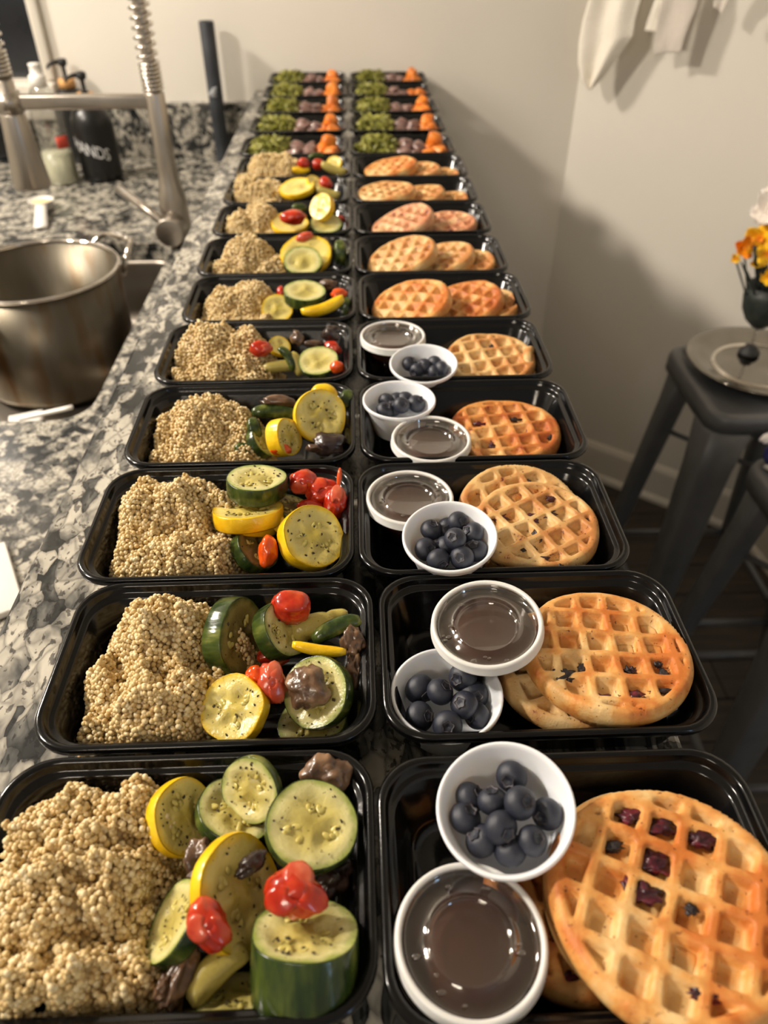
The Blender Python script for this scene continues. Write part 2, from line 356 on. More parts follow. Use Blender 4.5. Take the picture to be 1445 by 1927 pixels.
# window
wn = empty('window_1', loc=(0, 0, 0)); tag(wn, kind='structure')
obj('window_frame', join(box(WX-0.014, WX+0.012, YB-0.015, YB+0.06, WZ0+0.09, WZ1, 0.003), box(-1.95, WX-0.014, YB-0.01, YB+0.06, WZ1-0.05, WZ1, 0.003), box(-1.95, -1.91, YB-0.01, YB+0.06, WZ0+0.09, WZ1-0.05, 0.003)), m_trim, wn)
obj('window_sill', box(-1.95, WX+0.012, YB-0.035, YB+0.08, WZ0, WZ0+0.085, 0.006), m_trim, wn)
obj('pane', box(-1.91, WX-0.014, YB+0.045, YB+0.055, WZ0+0.085, WZ1-0.05), m_pane, wn, smooth=False)
# counters
XL = -0.253; XR = 0.188
bar = obj('bar_countertop', box(XL, XR, -0.35, YB-0.001, ZB-0.034, ZB, 0.004), m_gran, smooth=False)
tag(bar, 'speckled grey granite bar top carrying the two columns of meal containers', 'countertop')
kn = tag(obj('wall_under_bar', box(XL+0.02, -0.07, -0.35, YB, ZF, ZB-0.035), m_wall, smooth=False), kind='structure')
SX1 = onz(322, 470, ZL).x; SX0 = SX1-0.50; SY1 = onz(250, 458, ZL).y; SY0 = onz(70, 792, ZL).y
def counter_with_hole():
    x0, x1, y0, y1 = -1.55, XL+0.02, -0.35, YB-0.001
    hx, hy = (SX1-SX0)/2, (SY1-SY0)/2; cx, cy = (SX0+SX1)/2, (SY0+SY1)/2
    inner = rrect(hx, hy, 0.05, 0, 7, cx, cy); n = len(inner)
    outer = []
    for p in inner:
        dx, dy = p[0]-cx, p[1]-cy
        tx = (x1-cx)/dx if dx > 1e-9 else ((x0-cx)/dx if dx < -1e-9 else 1e9)
        ty = (y1-cy)/dy if dy > 1e-9 else ((y0-cy)/dy if dy < -1e-9 else 1e9)
        t = min(tx, ty); outer.append((cx+dx*t, cy+dy*t))
    # snap corners
    for c in ((x1, y1), (x0, y1), (x0, y0), (x1, y0)):
        k = min(range(n), key=lambda i: (outer[i][0]-c[0])**2+(outer[i][1]-c[1])**2); outer[k] = c
    z0, z1 = ZL-0.034, ZL
    L = [[(a, b, z0) for a, b in outer], [(a, b, z1) for a, b in outer], [(p[0], p[1], z1) for p in inner], [(p[0], p[1], z0) for p in inner], [(a, b, z0) for a, b in outer]]
    return loft(L, False, False)
tag(obj('sink_countertop', counter_with_hole(), m_gran2, smooth=False), 'lower granite countertop around the sink, left of the raised bar', 'countertop')
tag(obj('backsplash', box(-1.55, XL+0.02, YB-0.026, YB-0.001, ZL, ZB-0.035+0.008, 0.003), m_gran2, smooth=False), 'low granite backsplash strip along the wall behind the soap bottles', 'backsplash')
tag(obj('bar_riser', box(XL+0.003, XL+0.019, -0.35, YB-0.028, ZL, ZB-0.035), m_gran2, smooth=False), 'granite riser strip between the sink counter and raised bar', 'backsplash')
tag(obj('sink_cabinet', join(box(-1.53, SX0-0.03, -0.3, YB-0.01, ZF+0.002, ZL-0.036), box(SX0-0.03, XL+0.015, -0.3, SY0-0.04, ZF+0.002, ZL-0.036), box(SX0-0.03, XL+0.015, SY1+0.04, YB-0.01, ZF+0.002, ZL-0.036)), m_trim, smooth=False), 'base cabinet below the sink counter', 'cabinet')
ZS = 0.765
def basin():
    hx, hy = (SX1-SX0)/2, (SY1-SY0)/2; cx, cy = (SX0+SX1)/2, (SY0+SY1)/2
    R = lambda e, z, r=0.05: rrect(hx+e, hy+e, r, z, 7, cx, cy)
    return loft([R(0.018, ZL-0.037, 0.06), R(0.018, ZL-0.035, 0.06), R(0.002, ZL-0.035), R(0, ZL-0.045), R(-0.006, ZS+0.03), R(-0.014, ZS+0.008), R(-0.032, ZS, 0.04),
                 R(-0.20, ZS-0.003, 0.02)], False, True)
sk = empty('sink', loc=(0, 0, 0)); tag(sk, 'stainless steel undermount sink bowl holding the tall stock pot', 'sink')
obj('bowl', basin(), m_sink, sk)
obj('drain', lathe([(0, ZS+0.001), (0.03, ZS+0.001), (0.042, ZS+0.004), (0.044, ZS-0.001)], 32, SX0+0.13, SY0+0.18), m_chrome, sk)
# ------------------------------------------------------------------ meal containers
BW, BD, BH = 0.190, 0.1265, 0.040
ZR = ZB+BH+0.0005
def tub_mesh():
    hx, hy = BW/2, BD/2
    R = lambda e, z, r=0.026: rrect(hx-e, hy-e, max(r-e*0.5, 0.006), z, 9)
    L = [R(0.024, 0.0015), R(0.0235, 0.0), R(0.0185, 0.0), R(0.0145, 0.004), R(0.0075, 0.0325), R(0.0035, 0.0345), R(0.003, 0.0345), R(0.0003, 0.0350), R(0, 0.0360), R(0, 0.0388), R(0.0008, 0.0398), R(0.0022, 0.0402),
         R(0.0036, 0.0398), R(0.0044, 0.0385), R(0.0050, 0.0352), R(0.0062, 0.0342), R(0.0078, 0.0340), R(0.0092, 0.0325), R(0.0160, 0.0052), R(0.0185, 0.0022), R(0.0225, 0.0016), R(0.0300, 0.0016),
         R(0.0312, 0.0026), R(0.0440, 0.0026), R(0.0455, 0.0016)]
    return loft(L, True, True)
tub = obj('meal_container', tub_mesh(), m_black).data
ORD = ['front row', 'second row from the front', 'third row from the front', 'fourth row from the front', 'fifth row from the front', 'sixth row from the front', 'seventh row from the front',
       'eighth row from the front', 'ninth row from the front', 'tenth row from the front', 'fifth row from the wall', 'fourth row from the wall', 'third row from the wall', 'second row from the wall', 'row against the wall']
XPX = [(None, 712, 719, None, 1800), (68, 708, 722, 1363, 1340), (147, 668, 675, 1189, 1040), (230, 673, 678, 1107, 840), (288, 667, 673, 1040, 692), (342, 672, 676, 1000, 580), (370, 664, 668, 956, 498),
       (398, 663, 666, 922, 425), (418, 660, 664, 895, 366), (443, 660, 664, 880, 320), (447, 656, 657, 849, 278), (463, 655, 657, 835, 245), (475, 656, 657, 828, 216), (484, 655, 658, 818, 192), (492, 655, 658, 812, 168)]
FR = [1925, 1394, 1080, 866, 713, 600, 512, 437, 378, 331, 288]
YF = [onz(700, v, ZR).y for v in FR]
for k in range(1, 5): YF.append(YF[10]+k*(YB-0.012-BD-YF[10])/4)
YF[9] = min(YF[9], YF[10]-BD-0.0015)
for k in range(8, 0, -1): YF[k] = min(YF[k], YF[k+1]-BD-0.0012)
CX = {}
first = True
for r in range(15):
    l0, l1, r0, r1, yy = XPX[r]
    xs = [None if v is None else onz(v, yy, ZR).x for v in (l0, l1, r0, r1)]
    gapc = (xs[1]+xs[2])/2
    for side in (0, 1):
        a, b = xs[2*side], xs[2*side+1]
        cxb = (a+b)/2 if (a is not None and b is not None) else (b-BW/2 if a is None else a+BW/2)
        if side == 0: cxb = min(cxb, gapc-BW/2-0.0008)
        else: cxb = max(cxb, gapc+BW/2+0.0008)
        yo = -0.0065 if (r, side) == (0, 1) else 0.0
        CX[r, side] = (cxb, YF[r]+BD/2+yo)
        o = bpy.data.objects['meal_container'] if first else obj('meal_container', tub, None); first = False
        o.location = (cxb, YF[r]+BD/2+yo, ZB+0.0004)
        what = ('quinoa and roasted vegetables' if side == 0 else ('waffles and two sauce cups' if r < 5 else 'waffles only')) if r < 10 else 'greens, dark meat and sweet potato'
        tag(o, 'black container of %s, %s, %s column' % (what, ORD[r], 'left' if side == 0 else 'right'), 'food container', 'black meal containers in two columns')
# ------------------------------------------------------------------ quinoa
def mound(r, sub, layers, rad, shape):
    cx, cy = CX[r, 0]; rng = np.random.RandomState(100+r)
    hx, hy = BW/2-0.0150, BD/2-0.0155
    hts = shape if r < 2 else [(a_-0.009, b_, c_*1.15, d_, e_) for a_, b_, c_, d_, e_ in shape]
    def H(x, y):
        h = -1.0
        for (mx, my, sx_, sy_, hh) in hts:
            d = ((x-mx)/sx_)**2+((y-my)/sy_)**2
            h = max(h, hh*(1-d**1.35)) if d < 4 else h
        h += (0.0135 if r < 5 else 0.008)*nz((x, y, r), 62, r)+(0.0075 if r < 5 else 0.005)*nz((x, y, r), 150, r+3)
        wx = min(1, max(0, (hx+0.0075*min(1, max(h, 0)/0.034)-abs(x))/0.006)); wy = min(1, max(0, (hy+0.0075*min(1, max(h, 0)/0.034)-abs(y))/0.006))
        return h*min(1, (0.35+0.65*wx))*min(1, (0.35+0.65*wy)) if wx > 0 and wy > 0 else -1
    pts = []
    step = rad*1.75
    nx, ny = int(2*hx/step)+4, int(2*hy/step)+4
    for L in range(layers):
        for i in range(nx):
            for j in range(ny):
                x = -hx-step*2+step*(i+rng.rand()); y = -hy-step*2+step*(j+rng.rand())
                h = H(x, y)
                if h < 0.003: continue
                z = h-L*rad*1.1+rng.rand()*rad*1.6
                pts.append((x, y, max(z, 0.0035)))
    # side walls of the heap get extra grains
    extra = []
    for (x, y, z) in pts:
        for (dx, dy) in ((step, 0), (0, -step)):
            h2 = H(x+dx, y+dy)
            if z-h2 > rad*2.5 and z > 0.008:
                n = int((z-max(h2, 0.002))/(rad*1.8))
                for q in range(1, min(n, 12)):
                    extra.append((x+dx*rng.rand()*0.7, y+dy*rng.rand()*0.7, z-q*rad*1.8))
    pts = np.array(pts+extra); n = len(pts)
    v, f = ico(sub); nv, nf = len(v), len(f)
    sc = rad*(0.84+0.3*rng.rand(n, 1, 1))*(0.92+0.16*rng.rand(n, 1, 3)); ang = rng.rand(n)*6.28
    P = v[None]*sc
    ca, sa = np.cos(ang)[:, None], np.sin(ang)[:, None]
    X = P[..., 0]*ca-P[..., 2]*sa; Z = P[..., 0]*sa+P[..., 2]*ca; P = np.stack([X, P[..., 1], Z], -1)+pts[:, None, :]
    V = P.reshape(-1, 3); F = (f[None]+np.arange(n)[:, None, None]*nv).reshape(-1, 3)
    # solid core below the grains
    g = 26; gv = []; gf = []
    for i in range(g+1):
        for j in range(g+1):
            x = -hx+2*hx*i/g; y = -hy+2*hy*j/g; gv.append((x, y, max(H(x, y)-rad*1.6, 0.0028)))
    for i in range(g):
        for j in range(g):
            a = i*(g+1)+j
            q = (a, a+g+1, a+g+2, a+1)
            if max(gv[t][2] for t in q) > 0.003: gf += [(q[0], q[1], q[2]), (q[0], q[2], q[3])]
    base = len(V); V = np.vstack([V, np.array(gv)]); F = np.vstack([F, np.array(gf)+base]) if gf else F
    me = bpy.data.meshes.new('quinoa'); me.vertices.add(len(V)); me.vertices.foreach_set('co', V.astype(np.float32).ravel())
    me.loops.add(F.size); me.loops.foreach_set('vertex_index', F.astype(np.int32).ravel())
    me.polygons.add(len(F)); me.polygons.foreach_set('loop_start', np.arange(0, F.size, 3, dtype=np.int32)); me.polygons.foreach_set('loop_total', np.full(len(F), 3, dtype=np.int32))
    me.update(calc_edges=True); me.polygons.foreach_set('use_smooth', np.ones(len(F), dtype=bool))
    at = me.attributes.new('grain', 'FLOAT', 'POINT'); gr = np.concatenate([np.repeat(rng.rand(n)**0.9, nv), np.full(len(gv), 0.05)]).astype(np.float32)
    at.data.foreach_set('value', gr); me.materials.append(m_quin)
    o = bpy.data.objects.new('quinoa', me); COL.objects.link(o); o.location = (cx, cy, ZB+0.0004); o['kind'] = 'stuff'
    tag(o, 'heap of cooked quinoa in the left container, %s' % ORD[r], 'quinoa'); return o
SH = [
 [(-0.054, 0.004, 0.056, 0.062, 0.048), (-0.030, 0.030, 0.036, 0.032, 0.044), (-0.042, -0.04, 0.046, 0.035, 0.040)],
 [(-0.036, 0.020, 0.042, 0.042, 0.054), (-0.030, -0.020, 0.047, 0.044, 0.042), (-0.012, 0.014, 0.034, 0.036, 0.040), (-0.056, -0.01, 0.03, 0.05, 0.036)],
 [(-0.036, 0.020, 0.046, 0.042, 0.054), (-0.026, -0.022, 0.048, 0.040, 0.040), (0.000, 0.020, 0.024, 0.03, 0.036)],
 [(-0.030, 0.016, 0.048, 0.046, 0.045), (-0.038, -0.022, 0.046, 0.038, 0.030), (-0.004, -0.010, 0.030, 0.04, 0.030)],
 [(-0.042, 0.020, 0.044, 0.046, 0.050), (-0.010, 0.018, 0.034, 0.046, 0.046), (-0.030, -0.024, 0.056, 0.034, 0.034)],
 [(-0.020, 0.020, 0.036, 0.044, 0.044), (-0.045, 0.012, 0.030, 0.044, 0.042), (-0.030, -0.020, 0.050, 0.034, 0.030)],
 [(-0.030, 0.018, 0.040, 0.046, 0.052), (-0.050, -0.004, 0.030, 0.04, 0.034), (-0.004, 0.0, 0.030, 0.04, 0.034)],
 [(-0.026, 0.018, 0.032, 0.044, 0.052), (-0.050, 0.008, 0.032, 0.044, 0.042), (-0.030, -0.02, 0.044, 0.03, 0.026)],
 [(-0.056, 0.018, 0.030, 0.040, 0.053), (-0.026, 0.014, 0.038, 0.040, 0.047), (-0.030, -0.02, 0.048, 0.03, 0.026)],
 [(-0.034, 0.018, 0.044, 0.044, 0.052), (-0.010, 0.014, 0.036, 0.044, 0.050), (-0.030, -0.02, 0.048, 0.03, 0.026)]]
for r in range(10):
    mound(r, 2 if r < 3 else 1, 3 if r < 4 else 2, 0.00155 if r < 6 else 0.0017, SH[r])
# ------------------------------------------------------------------ vegetables
def slice_parts(root, R, t, kind, seed, near):
    n = 40 if near else 24
    rr = [R*(1+0.035*nz((math.cos(2*math.pi*i/n), math.sin(2*math.pi*i/n), 0), 1.3, seed)*2) for i in range(n)]
    def ring(s, z, wob=0): return [(rr[i]*s*math.cos(2*math.pi*i/n), rr[i]*s*math.sin(2*math.pi*i/n), z+wob*nz((math.cos(2*math.pi*i/n), math.sin(2*math.pi*i/n), seed), 2.0)) for i in range(n)]
    b = min(0.12*t, 0.0008)
    L = [ring(0.965, -0.0004), ring(0.985, 0.0002), ring(0.998, -b), ring(1.012, -t*0.35), ring(1.012, -t*0.65), ring(0.998, -t+b), ring(0.975, -t-0.0002), ring(0.955, -t+0.0006)]
    rind, fl_ = (m_zr, m_zf) if kind[0] == 'Z' else (m_yr, m_yf)
    if kind == 'ZB': fl_ = m_zfb
    obj('rind', loft(L, False, False), rind, root)
    rings = 12 if near else 6; V = []; F = []; rad = []
    a0 = seed*1.7
    for k in range(rings+1):
        s = 0.97*(1-k/rings)
        for i in range(n):
            th = 2*math.pi*i/n; x, y = rr[i]*s*math.cos(th), rr[i]*s*math.sin(th)
            lobe = max(0, math.cos(1.5*(th-a0)))**1.0 if False else abs(math.cos(1.5*(th-a0)))
            z = -R*0.12*lobe*math.exp(-((s-0.45)/0.2)**2) - R*0.02*(1-s) + R*0.07*nz((x/R, y/R, 0), 2.8, seed)*min(1, (1-s)*5)
            V.append((x, y, z)); rad.append(s)
        if k:
            for i in range(n):
                j = (i+1) % n; F.append(((k-1)*n+i, (k-1)*n+j, k*n+j, k*n+i))
    m0 = len(V); V += [(x*0.96, y*0.96, -t+0.0003) for (x, y, z) in V[:n]]; rad += [0.95]*n; V.append((0, 0, -t+0.0003)); rad.append(0.1)
    for i in range(n): F.append((m0+(i+1) % n, m0+i, m0+n))
    o = obj('flesh', (V, F), fl_, root); at = o.data.attributes.new('rad', 'FLOAT', 'POINT'); at.data.foreach_set('value', rad)
    if near:
        rd = random.Random(seed); parts = []
        for q in range(3):
            for e in range(4):
                th = a0+q*2*math.pi/3+rd.uniform(-0.5, 0.5); s = rd.uniform(0.32, 0.6)*R
                m = T(s*math.cos(th), s*math.sin(th), -R*0.078) @ Matrix.Rotation(th+rd.uniform(-0.6, 0.6), 4, 'Z') @ Matrix.Rotation(rd.uniform(-.4, .4), 4, 'Y')
                parts.append(xf(blob(R*0.12, R*0.07, R*0.035, 0.05, 1, e, 2), m))
        obj('seed_cluster', join(*parts), m_seed, root)['kind'] = 'stuff'
        fk = []
        for q in range(rd.randint(16, 26)):
            th = rd.uniform(0, 6.28); s = R*rd.uniform(0.1, 0.9)**0.6*0.93; a = R*rd.uniform(0.02, 0.065)
            m = T(s*math.cos(th), s*math.sin(th), R*0.012) @ Matrix.Rotation(rd.uniform(0, 6.28), 4, 'Z')
            fk.append(xf(blob(a, a*rd.uniform(0.35, 0.8), R*0.016, 0.35, 1.5, q, 1), m))
        obj('herb_flecks', join(*fk), m_herb, root)['kind'] = 'stuff'
def veg(kind, px, py, z, a, b, c, d, label, row, seed):
    p = onz(px, py, ZB+z); s = depth(p)/FPX; near = row < 4
    if kind in ('Z', 'Y', 'ZB'):     # a: diameter px, b: aspect, c: lean direction deg (screen), d: thickness px
        e1, e2, V = viewframe(p); al = math.acos(min(b, 0.999)); u = e1*math.cos(math.radians(c))+e2*math.sin(math.radians(c))
        n = V*math.cos(al)+u*math.sin(al)
        name = 'squash_slice' if kind == 'Y' else 'zucchini_slice'
        root = empty(name, frame_n(n, p, seed*40)); tag(root, label, 'squash' if kind == 'Y' else 'zucchini')
        slice_parts(root, a*s/2, d*s, kind, seed, near); return root
    e1, e2, V = viewframe(p, c)
    if kind in ('W', 'V', 'F'):           # a: length px, b: width px, c: rotation, d: bend
        name = 'squash_strip' if kind == 'V' else 'zucchini_strip'
        root = empty(name, mat_from(e1, e2, V, p)); tag(root, label, 'squash' if kind == 'V' else 'zucchini')
        L, W = a*s, b*s; t = max(W*0.35, 0.003); n = 14; lo, lo2 = [], []
        for i in range(n+1):
            u = i/n*2-1; x = u*L/2; y = -d*s*(u*u)+d*s*0.4; w_ = W/2*(1-0.5*abs(u)**4)*(1+0.08*nz((u*2, 0, 0), 1, seed)); tt = t*(1-0.6*u**6)
            f_ = [(x, y+w_*math.cos(q), tt*math.sin(q)) for q in [math.pi*k/8 for k in range(9)]]
            lo.append(f_+[(x, y-w_*0.96, -tt*0.1), (x, y+w_*0.96, -tt*0.1)]); lo2.append([(x, y+w_*0.93, -tt*0.05), (x, y-w_*0.93, -tt*0.05), (x, y-w_*0.8, -tt*0.9), (x, y+w_*0.8, -tt*0.9)][::-1])
        rm, fm = (m_yr, m_yf) if kind == 'V' else (m_zr, m_zf)
        obj('rind', loft(lo), fm if kind == 'F' else rm, root); obj('flesh', loft(lo2), m_zr if kind == 'F' else fm, root); return root
    w_, h_ = a*s/2, b*s/2; dz = (w_+h_)/2*0.8; sub = 4 if row < 3 else 3
    if kind in ('T', 'O', 'P'):      # cherry tomato; d: number of loose skin flaps
        m = {'T': m_tom, 'O': m_tomo, 'P': m_tomp}[kind]
        root = empty('cherry_tomato', mat_from(e1, e2, V, p-V*dz)); tag(root, label, 'tomato')
        obj('skin', blob(w_, h_, dz, 0.10, 1.3, seed, sub, ridge=0.16 if d else 0.08), m, root)
        for q in range(int(d)):
            an = seed*1.3+q*2.3; R_ = (w_+h_)/2; V_, F_ = [], []
            for i in range(7):
                for j in range(7):
                    u, v = i/6, j/6-0.5; ww = (1-u**2.5)*0.8+0.15
                    rr_ = 1.03+0.14*u**2+0.05*nz((u, v, q), 3, seed); ph = 0.25+u*1.05; th = an+v*ww*1.5/(0.35+0.6*math.sin(ph))
                    V_.append((w_*rr_*math.sin(ph)*math.cos(th), h_*rr_*math.sin(ph)*math.sin(th), dz*(rr_*math.cos(ph)+0.05*u)))
            V_ += [(x*0.96, y*0.96, z_-R_*0.05) for x, y, z_ in V_]
            for i in range(6):
                for j in range(6):
                    k_ = i*7+j; F_ += [(k_, k_+7, k_+8, k_+1), (49+k_, 49+k_+1, 49+k_+8, 49+k_+7)]
            for i in range(6):
                F_ += [(i*7, i*7+49, (i+1)*7+49, (i+1)*7), (i*7+6, (i+1)*7+6, (i+1)*7+55, i*7+55), (i, i+1, i+50, i+49), (42+i, 42+i+49, 43+i+49, 43+i)]
            obj('skin_flap', (V_, F_), m_tomp if (kind == 'P' or q == 0) and kind != 'O' else m, root)
        return root
    if kind in ('M', 'D'):      # mushroom: cap and stem; d: 1 = with stem
        m = m_mush if kind == 'M' else m_mushd
        root = empty('mushroom_piece', mat_from(e1, e2, V, p-V*dz)); tag(root, label, 'mushroom')
        obj('cap', blob(w_, h_, dz*0.8, 0.2, 1.4, seed, sub, ridge=0.28), m, root)
        if d:
            obj('stem', xf(blob(w_*0.55, h_*0.38, dz*0.6, 0.2, 1.6, seed+2, sub, ridge=0.2), T(-w_*0.8, -h_*0.45, dz*0.3)), m_mush, root)
        return root
